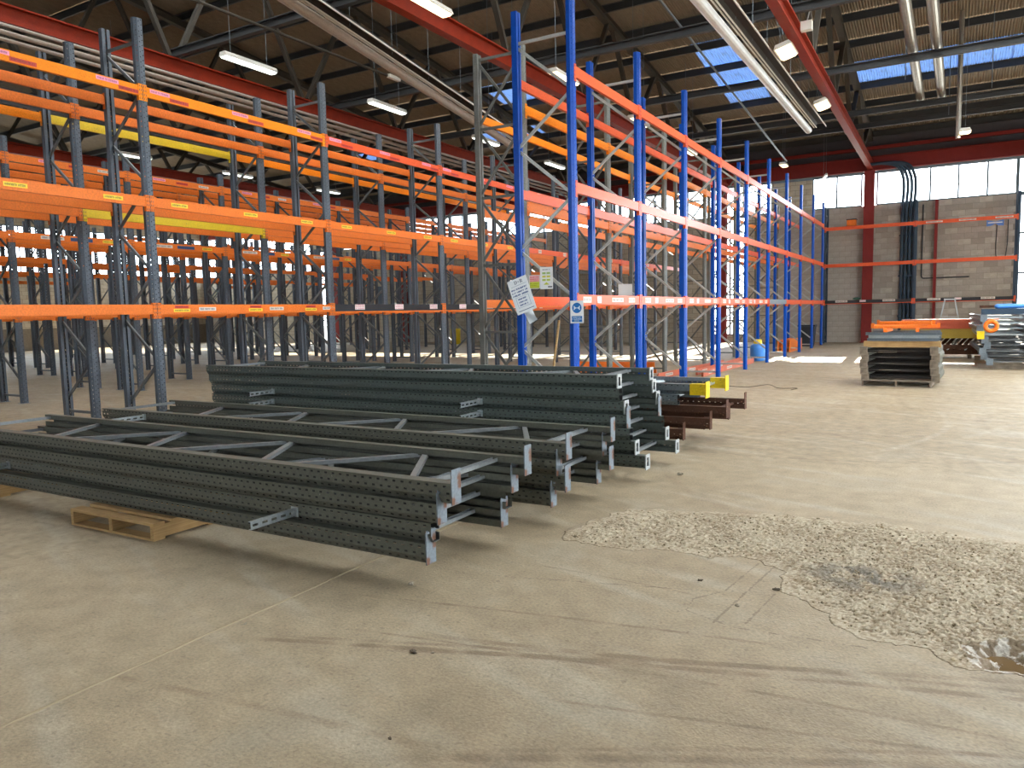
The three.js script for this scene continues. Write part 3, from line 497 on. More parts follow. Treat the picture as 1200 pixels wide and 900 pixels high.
// pallet beams
const BH = 0.15;
function beamGeo(L) { return cached('beam' + L.toFixed(3), () => new MB().sweep([0, 0, -L / 2], [0, 0, L / 2], [0, 1, 0], [[0, 0], [0, -0.05], [0.122, -0.05], [0.122, -0.025], [BH, -0.025], [BH, 0]].map(([y, x]) => [y, -x]).reverse()).geo()); }
const stickerTex = {};
function strokeTex(bg, ink, w, h, rows, sd) { // illegible print: short strokes in lines
  const cv = document.createElement('canvas'); cv.width = w; cv.height = h; const g = cv.getContext('2d'); g.fillStyle = bg; g.fillRect(0, 0, w, h); g.fillStyle = ink; seed = sd;
  for (let r = 0; r < rows; r++) { let x = w * 0.06; const hh = h / rows; while (x < w * 0.92) { const l = w * rr(0.022, 0.034); if (rnd() < 0.86) { g.fillRect(x, r * hh + hh * 0.24, l * 0.32, hh * 0.52); g.fillRect(x, r * hh + hh * (rnd() < 0.5 ? 0.24 : 0.44), l * 0.75, hh * 0.12); if (rnd() < 0.5) g.fillRect(x + l * 0.5, r * hh + hh * 0.3, l * 0.25, hh * 0.46); } x += l; } }
  const t = new THREE.CanvasTexture(cv); t.colorSpace = THREE.SRGBColorSpace; return t;
}
const ST = { pink: std({ map: strokeTex('#ef8fb4', '#8b4a66', 128, 28, 1, 11), roughness: 0.5 }), red: std({ map: strokeTex('#c4241c', '#5d0e0c', 128, 28, 1, 12), roughness: 0.5 }), yellow: std({ map: strokeTex('#f2cf2c', '#6a5a14', 128, 28, 1, 13), roughness: 0.5 }), white: std({ map: strokeTex('#d6cabe', '#6b6b70', 128, 28, 1, 14), roughness: 0.5 }), multi: std({ map: strokeTex('#e9e2dd', '#b23a6a', 64, 40, 3, 15), roughness: 0.5 }), bluec: std({ map: strokeTex('#24406f', '#1a2d50', 128, 28, 1, 16), roughness: 0.5 }) };
const stickGeo = (w, h) => cached('st' + w + h, () => { const g = new THREE.BoxGeometry(w, h, 0.002); g.rotateY(Math.PI / 2); return g; });
const conGeo = () => cached('con', () => { const m = new MB(); // plate over the upright face, two columns of slots, and a return on the beam end
  m.holed([0.004, -0.07, 0.031], [0, 1, 0], 0.245, [0, 0, -1], 0.031, 0.06, 0.028, 0.01); m.holed([0.004, -0.07, 0.062], [0, 1, 0], 0.245, [0, 0, -1], 0.031, 0.06, 0.028, 0.01);
  m.b2(0.004, -0.07, 0.0605, 0.001, 0.175, 0.062); m.b2(-0.05, -0.07, -0.004, 0.004, 0.175, 0); return m.geo(); });
let beamCount = 0;
const restBeams = [];
function makeBeam({ L, mat, label, group, stickers = [], lip, x, y, z, face = 1, conMat }) {
  const t = thing('pallet_beam', label, 'beam', [x, y, z], face > 0 ? 0 : Math.PI, group); beamCount++;
  part('beam_body', beamGeo(L), mat, t);
  if (lip) part('beam_lip', cached('lip' + L.toFixed(2), () => new MB().box(-0.022, -0.006, 0, 0.06, 0.026, L).geo()), lip, t);
  const c1 = part('end_connector', conGeo(), conMat || lip || mat, t, [0.002, 0, L / 2]), c2 = part('end_connector', conGeo(), conMat || lip || mat, t, [0.002, 0, -L / 2]); c2.scale.z = -1;
  for (const [k, f, dy, w, h] of stickers) part('label_sticker', stickGeo(w, h), ST[k], t, [0.0025, BH / 2 + dy, (0.5 - f) * L]);
  return t;
}
const ladder = (a, n, d) => Array.from({ length: n }, (_, k) => a + d * k);
const LEVELS = [['top', 5.12], ['middle', 3.46], ['bottom', 1.81]];
function stick(level, f0 = 0.1) {
  const o = [];
  if (level === 'top') for (const f of [0.06, 0.47, 0.87]) o.push(['pink', f, 0.03, 0.34, 0.055], ['red', f + 0.09, -0.03, 0.34, 0.055]);
  if (level === 'middle') for (const f of [0.12, 0.5, 0.86]) o.push(['yellow', f, 0.0, 0.3, 0.06]);
  if (level === 'bottom') for (const f of [0.1, 0.5, 0.86]) o.push(['red', f, 0.035, 0.25, 0.04], ['yellow', f, -0.02, 0.3, 0.05], ['white', f + 0.13, 0.0, 0.33, 0.06]);
  return o;
}
// ---- A: tall left racks, two rows back to back
{
  const ZA = ladder(-3.45, 9, -3.86), fr = makeFrame({ label: 'x', mat: M.slate, brace: M.brace }); fr.userData.label = 'slate grey upright frame at the near end of the left orange racks, front row'; fr.position.set(-10.7, 0, ZA[0]);
  ZA.forEach((z, k) => {
    if (k) copy(fr, `slate grey upright frame, front row of left orange racks, ${ord(k)} visible`, [-10.7, 0, z]);
    copy(fr, `slate grey upright frame, second row of left racks, ${ord(k)} from camera`, [-12.52, 0, z]);
  });
  for (let k = 0; k < 8; k++) for (const [lv, y] of LEVELS) {
    const L = 3.86 - W - 0.004, z = (ZA[k] + ZA[k + 1]) / 2, far = k >= 4;
    const black = lv === 'bottom' && (k === 2 || k === 3);
    const m1 = k >= 2 && lv === 'top' ? M.redOrange : lv === 'top' ? M.orangeLight : M.orange;
    makeBeam({ L, mat: black ? M.black : far ? M.redOrange : m1, lip: black ? M.orange : undefined, x: -10.7, y, z, stickers: k === 0 && lv === 'bottom' ? [] : black ? [['multi', 0.2, 0.02, 0.3, 0.11], ['multi', 0.55, 0.02, 0.3, 0.11], ['multi', 0.9, 0.02, 0.3, 0.11]] : far ? [['white', 0.3, 0, 0.2, 0.1], ['white', 0.75, 0, 0.2, 0.1]] : stick(lv), label: `${black ? 'black wrapped' : 'orange'} ${lv} level pallet beam, aisle face of left racks, ${ord(k)} bay from camera` });
    const yel = k === 1 && lv === 'middle', yt = k === 1 && lv === 'top';
    makeBeam({ L, mat: M.orange, x: -11.62, y, z, face: -1, label: `orange ${lv} level pallet beam, inner face of front left rack row, ${ord(k)} bay` });
    makeBeam({ L, mat: yel ? M.yellow : M.orange, x: -12.52, y, z, label: `${yel ? 'yellow' : 'orange'} ${lv} level pallet beam, near face of second left rack row, ${ord(k)} bay` });
    makeBeam({ L, mat: yt ? M.yellow : lv === 'top' ? M.orangeLight : M.orange, x: -13.44, y, z, face: -1, label: `${yt ? 'yellow' : 'orange'} ${lv} level pallet beam, far face of second left rack row, ${ord(k)} bay` });
  }
}
// ---- blue row
const ZBLUE = [-10.15, -12.84, -15.55, -18.27, -21.1, -24.0, -26.92, -29.8, -32.7, -35.4];
{
  const fr = makeFrame({ label: 'blue upright frame with the tilted white notice, nearest of the blue racks', depth: 1.0, height: 6.2, mat: M.blue, inner: M.blue, brace: M.braceLight, step: 0.76, topGap: 0.46 }); fr.position.set(-4.8, 0, ZBLUE[0]);
  ZBLUE.forEach((z, k) => { if (k) copy(fr, `bright blue upright frame, ${ord(k)} frame behind the one carrying the signs`, [-4.8, 0, z]); });
  for (let k = 0; k < 9; k++) for (const [lv, y] of LEVELS) {
    const L = ZBLUE[k] - ZBLUE[k + 1] - W - 0.004, z = (ZBLUE[k] + ZBLUE[k + 1]) / 2;
    const grey = lv === 'bottom' && k === 5;
    makeBeam({ L, mat: grey ? M.galvDark : M.redOrange, conMat: M.redOrange, x: -4.8, y, z, stickers: lv === 'bottom' && k < 5 ? [['white', 0.12, 0, 0.3, 0.09], ['multi', 0.3, 0, 0.16, 0.1], ['white', 0.6, 0, 0.5, 0.07], ['white', 0.85, 0, 0.3, 0.08]] : [], label: `${grey ? 'grey' : 'red-orange'} ${lv} level beam on the open side of the blue racks, ${ord(k)} bay` });
    makeBeam({ L, mat: M.redOrange, x: -5.8, y, z, face: -1, label: `red-orange ${lv} level beam on the hidden side of the blue racks, ${ord(k)} bay` });
  }
}
// ---- grey cross-braced row behind the blue one
{
  const ZG = ladder(-11.55, 7, -3.72), fr = makeFrame({ label: 'weathered grey cross-braced rack frame behind the tilted white notice', depth: 1.0, height: 6.27, mat: M.greyG, inner: M.greyG, brace: M.greyG, pattern: 'X', topGap: 0.1, perf: 0.085 }); fr.position.set(-6.4, 0, ZG[0]);
  ZG.forEach((z, k) => { if (k) copy(fr, `weathered grey cross-braced rack frame behind the blue racks, ${ord(k)} after the first`, [-6.4, 0, z]); });
  for (let k = 0; k < 6; k++) for (const [lv, y] of LEVELS) {
    const L = 3.72 - W - 0.004, z = (ZG[k] + ZG[k + 1]) / 2;
    makeBeam({ L, mat: lv === 'top' ? M.orangeLight : M.orange, x: -6.4, y, z, label: `orange ${lv} level beam facing the blue racks on the grey racks, ${ord(k)} bay` });
    makeBeam({ L, mat: lv === 'top' ? M.orangeLight : M.orange, x: -7.4, y, z, face: -1, label: `orange ${lv} level beam on the left side of the grey racks, ${ord(k)} bay` });
  }
}
// ---- low rack along the back wall
{
  const fr = makeFrame({ label: 'slim blue-grey rack frame against the back wall in front of the pipes', depth: 0.95, height: 6.2, mat: M.conduit, brace: M.brace, perf: 0 }); fr.rotation.y = -Math.PI / 2; fr.position.set(-1.35, 0, -37.0);
  copy(fr, 'slim blue-grey rack frame against the back wall beside the bright right opening', [2.36, 0, -37.0], -Math.PI / 2);
  copy(fr, 'slim blue-grey rack frame against the back wall behind the last blue rack', [-5.0, 0, -37.0], -Math.PI / 2);
  const xs = [-5.0, -1.35, 2.36];
  for (let k = 0; k < 2; k++) for (const [lv, y] of LEVELS) {
    const L = xs[k + 1] - xs[k] - W - 0.004, b = makeBeam({ L, mat: lv === 'bottom' ? M.black : M.redOrange, lip: lv === 'bottom' ? M.redOrange : undefined, x: (xs[k] + xs[k + 1]) / 2, y, z: -37.0, stickers: lv === 'bottom' ? [['white', 0.2, 0.03, 0.5, 0.09], ['multi', 0.45, 0.03, 0.25, 0.09], ['white', 0.75, 0.03, 0.5, 0.09]] : lv === 'top' && k ? [['white', 0.88, 0.0, 0.62, 0.06], ['white', 0.52, 0, 0.62, 0.06], ['white', 0.18, 0, 0.62, 0.06]] : [], label: `${lv === 'bottom' ? 'dark' : 'red-orange'} ${lv} level beam of the rack along the back wall, ${k ? 'right' : 'left'} bay` });
    b.rotation.y = -Math.PI / 2;
  }
}
// ---- more distant racks to the left
{
  const fr = makeFrame({ label: 'grey rack frame, near side of the third rack row on the left, nearest one', depth: 0.92, height: 5.62, mat: M.slate, brace: M.brace, perf: 0.09 });
  const ZB = ladder(-3.04, 12, -2.7); fr.position.set(-17.1, 0, ZB[0]);
  ZB.forEach((z, k) => { if (k) copy(fr, `grey rack frame, near side of the third rack row left, ${ord(k)} after the nearest`, [-17.1, 0, z]); copy(fr, `grey rack frame, far side of third rack row on the left, ${ord(k)} from camera`, [-18.92, 0, z]); });
  const L = 2.7 - W - 0.004;
  for (let k = 0; k < 11; k++) for (const [lv, y] of [['top', 5.12], ['middle', 3.5], ['bottom', 1.81]]) {
    const z = (ZB[k] + ZB[k + 1]) / 2, st = k < 6 && lv === 'top' ? [['pink', 0.3, 0.02, 0.34, 0.055], ['red', 0.55, 0, 0.34, 0.055], ['white', 0.8, 0, 0.3, 0.055]] : k < 6 && lv === 'middle' ? [['white', 0.3, 0, 0.5, 0.07], ['bluec', 0.55, 0, 0.5, 0.08], ['yellow', 0.8, 0, 0.3, 0.06]] : [];
    const lb = (p) => `orange ${lv} level beam, ${p} face of the third rack row on the left, ${ord(k)} bay`;
    makeBeam({ L, mat: M.orange, x: -17.1, y, z, stickers: st, label: lb('near') }); makeBeam({ L, mat: M.orange, x: -18.02, y, z, face: -1, label: lb('inner') });
    if (beamCount < 298) makeBeam({ L, mat: M.orange, x: -18.92, y, z, label: lb('rear') }); else restBeams.push([-18.92, y, z]);
    if (lv !== 'middle') restBeams.push([-19.84, y, z]);
  }
  for (const [x0, lab] of [[-23.4, 'fourth'], [-29.8, 'fifth'], [-36.2, 'sixth']]) {
    const Z = ladder(-8 - (x0 + 23.4) * -0.35, lab === 'sixth' ? 8 : 10, -2.7).filter((z) => z > -36);
    Z.forEach((z, k) => { copy(fr, `grey rack frame of the ${lab} rack row far left, near side, ${ord(k)} from camera`, [x0, 0, z]); if (lab !== 'sixth') copy(fr, `grey rack frame of the ${lab} rack row far left, rear side, ${ord(k)} from camera`, [x0 - 1.82, 0, z]); });
    for (let k = 0; k < Z.length - 1; k++) for (const y of [5.12, 3.5, 1.81]) for (const dx of lab !== 'sixth' ? [0, -0.92, -1.82] : [0]) if (rnd() < 0.6) restBeams.push([x0 + dx, y, (Z[k] + Z[k + 1]) / 2]);
  }
  const one = beamGeo(L), im = new THREE.InstancedMesh(one, M.orange, restBeams.length), m = new THREE.Matrix4(); restBeams.forEach(([x, y, z], i) => im.setMatrixAt(i, m.makeTranslation(x, y, z)));
  im.name = 'distant_pallet_beams'; tag(im, 'orange pallet beams of the racks far away on the left', 'beams', null, 'stuff'); scene.add(im);
}
// ---------------------------------------------------------------- the dismantled frames lying in stacks
const LIE = new THREE.Quaternion().setFromRotationMatrix(new THREE.Matrix4().makeBasis(new THREE.Vector3(0, 0, 1), new THREE.Vector3(-1, 0, 0), new THREE.Vector3(0, -1, 0)));
function lay(o, x, y, z, yaw = 0) { o.quaternion.setFromAxisAngle(new THREE.Vector3(0, 1, 0), yaw).multiply(LIE); o.position.set(x, y, z); return o; }
function spacer(parent, along, label) { // galvanised slotted row spacer bolted to the front upright, sticking out; along = height up the frame
  const m = new MB(), L = 0.4; m.holed([0.0, along, 0.028], [1, 0, 0], L, [0, 0, -1], 0.056, 0.08, 0.045, 0.016); m.b2(0, along, 0.028, L, along + 0.022, 0.025); m.b2(0, along, -0.028, L, along + 0.022, -0.025); m.b2(0.0, along - 0.02, 0.035, 0.006, along + 0.045, -0.035);
  return part('row_spacer', m.geo(), M.galv, parent, null, label || 'pale galvanised slotted spacer sticking out');
}
const ST4 = 0.133;
const spot = { A: ['bottom', 'second from bottom', 'third from bottom', 'topmost'], C: ['bottom', 'second from bottom', 'third from bottom', 'middle', 'third from top', 'second from top', 'topmost'] };
let FA, FC;
{
  FA = makeFrame({ label: 'x', depth: 1.0, height: 6.27, mat: M.pile, brace: M.pileBrace, perf: 0.066, foot: M.foot, footStyle: 'plate', nodes: [0.58, 0.87, 0.37, 0], bz: -0.02 });
  const FA2 = makeFrame({ label: 'x', depth: 1.0, height: 6.27, mat: M.pile, brace: M.pileBrace, perf: 0.066, foot: M.foot, footStyle: 'plate', nodes: [0.58, 0.87, 0.37, 1], bz: -0.02 });
  const ax = [-2.79, -2.76, -2.70, -2.60];
  for (let i = 0; i < 4; i++) {
    const lb = `dark grey rack frame lying in the nearest stack, ${spot.A[i]} frame of it`, o = i === 0 ? FA : i === 2 ? FA2 : copy(i % 2 ? FA : FA2, lb); o.userData.label = lb;
    lay(o, ax[i], 0.205 + i * ST4, -3.65 + [0.012, -0.01, 0.006, -0.012][i], [0.004, -0.003, 0.003, 0][i]);
    if (i === 1) { o.children.filter((c) => c.name === 'foot_plate').forEach((c) => o.remove(c)); }
  }
  const bx = [-2.74, -2.62, -2.68, -2.6];
  for (let i = 0; i < 4; i++) { const o = copy(i % 2 ? FA : FA2, `dark grey rack frame lying in the second stack, ${spot.A[i]} frame of it`); lay(o, bx[i], 0.195 + i * ST4, -5.25 + [0.01, -0.012, 0.02, 0][i], [0, 0.004, -0.003, 0.002][i]); }
  FC = makeFrame({ label: 'x', depth: 1.05, height: 6.27, mat: M.pileBlue, brace: M.pileBrace, perf: 0.066, foot: M.footWhite, footStyle: 'ring', nodes: [0.58, 0.87, 0.4, 0], bz: -0.02 });
  const cx = [-2.56, -2.68, -2.72, -2.76, -2.79, -2.83, -2.86];
  for (let i = 0; i < 7; i++) { const lb = `slate rack frame lying in the tall third stack, ${spot.C[i]} frame of it`, o = i ? copy(FC, lb) : FC; o.userData.label = lb; lay(o, cx[i], 0.195 + i * ST4, -6.95 + [0.01, -0.015, 0.012, 0, -0.01, 0.008, 0.0][i], [0, 0.003, -0.002, 0.002, 0, -0.003, 0.001][i]); }
  for (const i of [5, 3, 2]) { const o = scene.children.find((c) => c.userData.label === `slate rack frame lying in the tall third stack, ${spot.C[i]} frame of it`); o.children.filter((c) => c.name === 'foot_plate').forEach((c, k) => { if (i === 3) { c.geometry = geoCache.footp; c.material = M.foot; } else if (k === 0 || i === 2) o.remove(c); }); }
  const all = scene.children, byLabel = (s) => all.find((o) => o.userData.label === s);
  const a2 = byLabel('dark grey rack frame lying in the nearest stack, third from bottom frame of it'), a1 = byLabel('dark grey rack frame lying in the nearest stack, second from bottom frame of it');
  spacer(byLabel('dark grey rack frame lying in the nearest stack, second from bottom frame of it'), 3.94 - 2.76); spacer(a1, 7.84 - 2.76);
  spacer(byLabel('dark grey rack frame lying in the second stack, topmost frame of it'), 8.03 - 2.6);
  const c5 = byLabel('slate rack frame lying in the tall third stack, third from top frame of it'), c3 = byLabel('slate rack frame lying in the tall third stack, middle frame of it');
  spacer(c5, 7.795 - 2.79); spacer(c3, 7.79 - 2.76); spacer(c5, 4.49 - 2.79); spacer(c3, 4.485 - 2.76);
  // fourth stack: rusty frames below, galvanised ones with yellow feet on top
  const rusty = makeFrame({ label: 'rusty brown rack frame lying at the bottom of the fourth stack', depth: 1.0, height: 6.0, mat: M.rust, inner: M.rust, brace: M.rust, perf: 0.075, foot: M.rust, footStyle: 'plate', step: 0.8 });
  lay(rusty, -2.75, 0.185, -8.75); lay(copy(rusty, 'rusty brown rack frame, second from the bottom of the fourth stack'), -2.45, 0.32, -8.85, 0.01); lay(copy(rusty, 'rusty brown rack frame sticking out furthest from the fourth stack'), -2.28, 0.455, -8.95, -0.006);
  const gal = makeFrame({ label: 'galvanised grey rack frame without feet near the top of the fourth stack', depth: 1.0, height: 6.0, mat: M.galvDark, brace: M.galv, perf: 0.075, footStyle: 'none', step: 0.8 });
  lay(gal, -2.86, 0.588, -8.9, 0.004);
  const yel = copy(gal, 'galvanised grey rack frame with yellow feet on top of the fourth stack'); lay(yel, -2.52, 0.721, -8.95, -0.004);
  const sl = new MB().b2(0.004, -0.002, -0.069, -0.094, 0.2, 0.069).geo(), pl = new MB().box(-0.045, -0.006, 0, 0.16, 0.012, 0.2).geo();
  for (const x of [0, -0.905]) { part('foot_sleeve', sl, M.yellow, yel, [x, 0, 0], 'yellow foot sleeve'); part('foot_plate', pl, M.yellow, yel, [x, 0, 0], 'yellow foot plate'); }
}
// ---------------------------------------------------------------- pallets
function makePallet(label, w, d, mat) { // stringers run away from the camera; boards across
  const t = thing('wooden_pallet', label, 'pallet'), str = new MB().b2(-0.02, 0.018, -d / 2, 0.02, 0.118, d / 2).geo(), top = new MB().box(0, 0.129, 0, w, 0.022, 0.1).geo(), bot = new MB().box(0, 0.009, 0, w, 0.018, 0.1).geo();
  for (const x of [-w / 2 + 0.02, 0, w / 2 - 0.02]) part('stringer', str, mat, t, [x, 0, 0]);
  for (let i = 0; i < 7; i++) part('deck_board', top, mat, t, [0, 0, d / 2 - 0.05 - i * (d - 0.1) / 6]);
  for (let i = 0; i < 3; i++) part('base_board', bot, mat, t, [0, 0, d / 2 - 0.05 - i * (d - 0.1) / 2]);
  return t;
}
{
  const p = makePallet('light wooden pallet under the nearest stack of rack frames', 1.1, 1.1, M.timber); p.position.set(-5.82, 0, -3.98); p.rotation.y = 0.015;
  const q = makePallet('weathered wooden pallet under the second stack of rack frames', 1.1, 1.15, M.timberGrey); q.position.set(-4.6, 0, -5.75); q.scale.y = 0.92;
  copy(q, 'weathered wooden pallet under the left end of the second stack', [-7.6, 0, -5.75]); copy(q, 'weathered wooden pallet under the tall third stack', [-4.4, 0, -7.45]); copy(q, 'weathered wooden pallet under the left half of the third stack', [-7.4, 0, -7.45]);
  copy(q, 'weathered wooden pallet under the rusty fourth stack', [-4.2, 0, -9.3]).scale.y = 0.85; copy(q, 'weathered wooden pallet under the far end of the fourth stack', [-7.2, 0, -9.3]).scale.y = 0.85;
  copy(p, 'wooden pallet at the far left under the nearest stack', [-8.6, 0, -4.2]);
  // ---- stack of short frames on a pallet in the open floor
  const s = makePallet('grey pallet carrying the neat stack of short frames on the open floor', 1.3, 1.5, M.timberGrey); s.position.set(-0.87, 0, -18.05); s.rotation.y = -0.05;
  const f = makeFrame({ label: 'x', depth: 1.4, height: 1.9, mat: M.pile, brace: M.hood, perf: 0.085, footStyle: 'flat', foot: M.timberGrey, nodes: [0.16, 0.2, 0.26, 0], bz: -0.01 });
  for (let i = 0; i < 5; i++) { const lb = `short grey rack frame on the pallet in the open, ${['bottom', 'second from bottom', 'middle', 'second from top', 'top'][i]} one`, o = i ? copy(f, lb) : f; o.userData.label = lb;
    o.quaternion.setFromAxisAngle(new THREE.Vector3(0, 1, 0), -0.05).multiply(new THREE.Quaternion().setFromRotationMatrix(new THREE.Matrix4().makeBasis(new THREE.Vector3(1, 0, 0), new THREE.Vector3(0, 0, -1), new THREE.Vector3(0, 1, 0)))); o.position.set(-0.16 + [0.02, 0, -0.015, 0.01, -0.02][i], 0.207 + i * 0.137, -17.25); }
  const plank = single('timber_plank', new MB().box(0, 0, 0, 1.42, 0.13, 0.14).geo(), M.timber, 'pale timber plank across the stack of short frames', 'plank'); plank.position.set(-0.82, 0.89, -17.4); plank.rotation.y = -0.05;
  copy(plank, 'pale timber plank across the far end of the short frame stack', [-0.86, 0.89, -18.6]);
  const bb = new MB().chan([-0.65, 0, 0], [0.65, 0, 0], 0.06, 0.05, 0.003, [0, 1, 0]).geo();
  for (let r = 0; r < 3; r++) for (let i = 0; i < 4; i++) { const o = single('brace_bar', bb, r === 1 ? M.galv : M.galvDark, `loose grey brace bar in the bundle on the plank, ${['bottom', 'middle', 'top'][r]} layer, ${['front', 'second', 'third', 'rear'][i]}`, 'bar', `loose brace bars, ${['bottom', 'middle', 'top'][r]} layer`); o.position.set(-0.82 + rr(-0.07, 0.07), 0.985 + r * 0.061, [-17.35, -17.43, -18.57, -18.65][i]); o.rotation.y = rr(-0.03, 0.03) - 0.05; }
  const ob = new MB().sweep([-0.5, 0, 0], [0.5, 0, 0], [0, 1, 0], [[0, -0.03], [0.07, -0.03], [0.07, 0.02], [0.055, 0.03], [0, 0.03]]).b2(-0.56, 0, -0.035, -0.5, 0.1, -0.028).b2(0.5, 0, -0.035, 0.56, 0.1, -0.028).geo();
  const opos = [[-1.1, 1.14, -17.85, 1.52, 0], [-0.55, 1.14, -17.9, 1.6, 0], [-0.85, 1.215, -17.5, 0.12, 0], [-0.7, 1.215, -17.75, -0.05, 0], [-0.9, 1.215, -18.1, -0.08, 0], [-0.78, 1.289, -17.6, -0.22, 0]];
  const od = ['lowest, pointing away, left', 'lowest, pointing away, right', 'lying crosswise in front', 'lying crosswise in the middle', 'lying crosswise at the back', 'on top at the front', 'on top, turned askew'];
  opos.forEach(([x, y, z, a, c], i) => { const o = single('beam_offcut', ob, M.orange, `short orange beam on the pallet stack in the open, ${od[i]}`, 'beam'); o.position.set(x, y, z); o.rotation.set(0, a, c); });
  // ---- beams stacked behind it
  const dullYellow = paint('#a8923a', '#8a7830', '#6c6040', { s: 401, amount: 0.6 }), dullRed = paint('#b8563c', '#94452f', '#7a5a48', { s: 411, amount: 0.6 });
  const lb = beamGeo(2.6), mk = (m, n, y, z, x, label, group, turn = 0) => { for (let i = 0; i < n; i++) { const o = single('stacked_beam', lb, m, `${label}, ${ord(i)} from front`, 'beam', group); o.rotation.y = Math.PI / 2 + turn; o.position.set(x + rr(-0.03, 0.03), y, z - i * 0.075); } };
  const sup = single('timber_bearer', new MB().box(0, 0.06, 0, 0.1, 0.12, 1.2).geo(), M.timberGrey, 'timber bearer under the red and yellow beam stack, left one', 'timber'); sup.position.set(-0.8, 0, -27.5); copy(sup, 'timber bearer under the red and yellow beam stack, right one', [0.6, 0, -27.5]);
  mk(M.rust, 8, 0.12, -27.1, -0.1, 'rusty brown beam at the bottom of the stack behind the open pallet', 'rusty beams'); mk(M.rust, 8, 0.27, -27.1, -0.1, 'rusty brown beam in the second layer behind the open pallet', 'rusty beams second layer');
  const rb = new MB().chan([-0.35, 0, 0], [0.35, 0, 0], 0.09, 0.05, 0.004, [0, 1, 0]).geo();
  for (let i = 0; i < 7; i++) { const o = single('loose_channel', rb, i % 3 ? M.rust : M.footWhite, `short loose channel thrown across the rusty beams, ${ord(i)} from left`, 'channel', 'short channels across the rusty beams'); o.position.set(-0.3 + i * 0.16, 0.47, -27.25); o.rotation.set(0.3, 0.9, 0.5); }
  const bear = single('timber_bearer', new MB().box(0, 0, 0, 0.1, 0.2, 0.7).geo(), M.timberGrey, 'upright timber spacer between rusty and yellow beams, left', 'timber'); bear.position.set(-0.95, 0.52, -27.5); copy(bear, 'upright timber spacer between rusty and yellow beams, right', [0.95, 0.52, -27.5]);
  mk(dullYellow, 6, 0.62, -27.15, 0, 'yellow beam in the lower yellow layer of the stack behind open pallet', 'lower yellow beams'); mk(dullYellow, 6, 0.77, -27.15, 0, 'yellow beam in the upper yellow layer of the stack behind open pallet', 'upper yellow beams');
  mk(dullRed, 6, 0.92, -27.15, 0, 'red beam in the lower red layer of the stack behind open pallet', 'lower red beams'); mk(dullRed, 6, 1.07, -27.15, 0.03, 'red beam in the upper red layer of the stack behind open pallet', 'upper red beams');
  // ---- pile of frames at the right edge
  const g = makeFrame({ label: 'x', depth: 1.15, height: 4.6, mat: M.slate, brace: M.brace, perf: 0.085, footStyle: 'flat', foot: M.galvDark, step: 0.6, topGap: 0.06 });
  const g2 = makeFrame({ label: 'x', depth: 1.15, height: 4.6, mat: M.galvDark, brace: M.galv, perf: 0.085, footStyle: 'flat', foot: M.galvDark, step: 0.6, topGap: 0.06 });
  const gl = ['bottom', 'second', 'third', 'fourth', 'fifth', 'sixth', 'seventh', 'top'];
  for (let i = 0; i < 9; i++) {
    const y = i === 5, lab = `grey rack frame in the pile at the right edge, ${i < 8 ? gl[i] : 'loose uppermost'} ${i === 0 || i >= 7 ? 'frame' : 'from bottom'}`, o = i === 0 ? g : i === 5 ? g2 : copy(i > 5 ? g2 : g, lab); o.userData.label = lab + (y ? ' with yellow feet' : '');
    o.quaternion.setFromAxisAngle(new THREE.Vector3(0, 1, 0), [0.02, -0.01, 0.03, 0.01, 0, 0.01, 0.03, 0.05, 0.04][i]).multiply(new THREE.Quaternion().setFromRotationMatrix(new THREE.Matrix4().makeBasis(new THREE.Vector3(1, 0, 0), new THREE.Vector3(0, 0, -1), new THREE.Vector3(0, 1, 0)))); o.position.set(1.92 + [0.12, 0, -0.05, 0.06, 0, -0.1, -0.1, 0.02, -0.02][i], 0.205 + i * 0.138, -22.6 + [0.1, 0, 0.3, 0.0, 0.1, 0.35, -0.5, -0.3, -0.6][i]);
    if (i === 8) { const o5 = scene.children.find((c) => / with yellow feet$/.test(c.userData.label || '') && /sixth/.test(c.userData.label)); const sl = new MB().b2(0.004, -0.03, -0.069, -0.094, 0.13, 0.069).box(-0.045, -0.03, 0, 0.16, 0.012, 0.2).geo(); part('foot_sleeve', sl, M.yellow, o5, [0, 0, 0], 'yellow foot'); part('foot_sleeve', sl, M.yellow, o5, [-1.06, 0, 0], 'yellow foot'); }
  }
  const b2 = single('timber_bearer', new MB().box(0, 0.07, 0, 1.4, 0.14, 0.12).geo(), M.timberGrey, 'timber bearer under the front of the right frame pile', 'timber'); b2.position.set(1.4, 0, -23.0); copy(b2, 'timber bearer under the back of the right frame pile', [1.4, 0, -26.2]);
  const rust1 = single('wrapped_bundle', new THREE.CapsuleGeometry(0.085, 0.7, 6, 12).rotateZ(Math.PI / 2).scale(1, 0.75, 1), M.plasticBlue, 'bright blue rolled sheet bundle lying on the right frame pile', 'bundle'); rust1.position.set(1.5, 1.60, -24.4); rust1.rotation.y = 0.2;
  const blb = beamGeo(1.15); for (let i = 0; i < 3; i++) { const o = single('stacked_beam', blb, M.conduit, `dark blue beam across the right frame pile, ${['front', 'middle', 'back'][i]} one`, 'beam'); o.rotation.y = Math.PI / 2; o.position.set(1.35, 1.385, -24.2 - i * 0.12); }
  const bp = single('timber_plank', new MB().box(0, 0, 0, 1.9, 0.07, 0.2).geo(), M.rust, 'brown plank lying on the right frame pile behind the blue bundle', 'plank'); bp.position.set(1.7, 1.6, -24.75); bp.rotation.y = 0.1;
  const ring = single('strap_coil', new THREE.TorusGeometry(0.12, 0.05, 10, 24), M.orange, 'orange coil hanging on the front of the right frame pile', 'coil'); ring.position.set(0.93, 1.12, -22.2);
  // ---- trestle
  const tr = thing('step_trestle', 'aluminium A-frame trestle standing behind the beam stacks', 'ladder', [0.03, 0, -33]), leg = (a, b) => new MB().bar(a, b, 0.06, 0.04, [0, 0, 1]).geo();
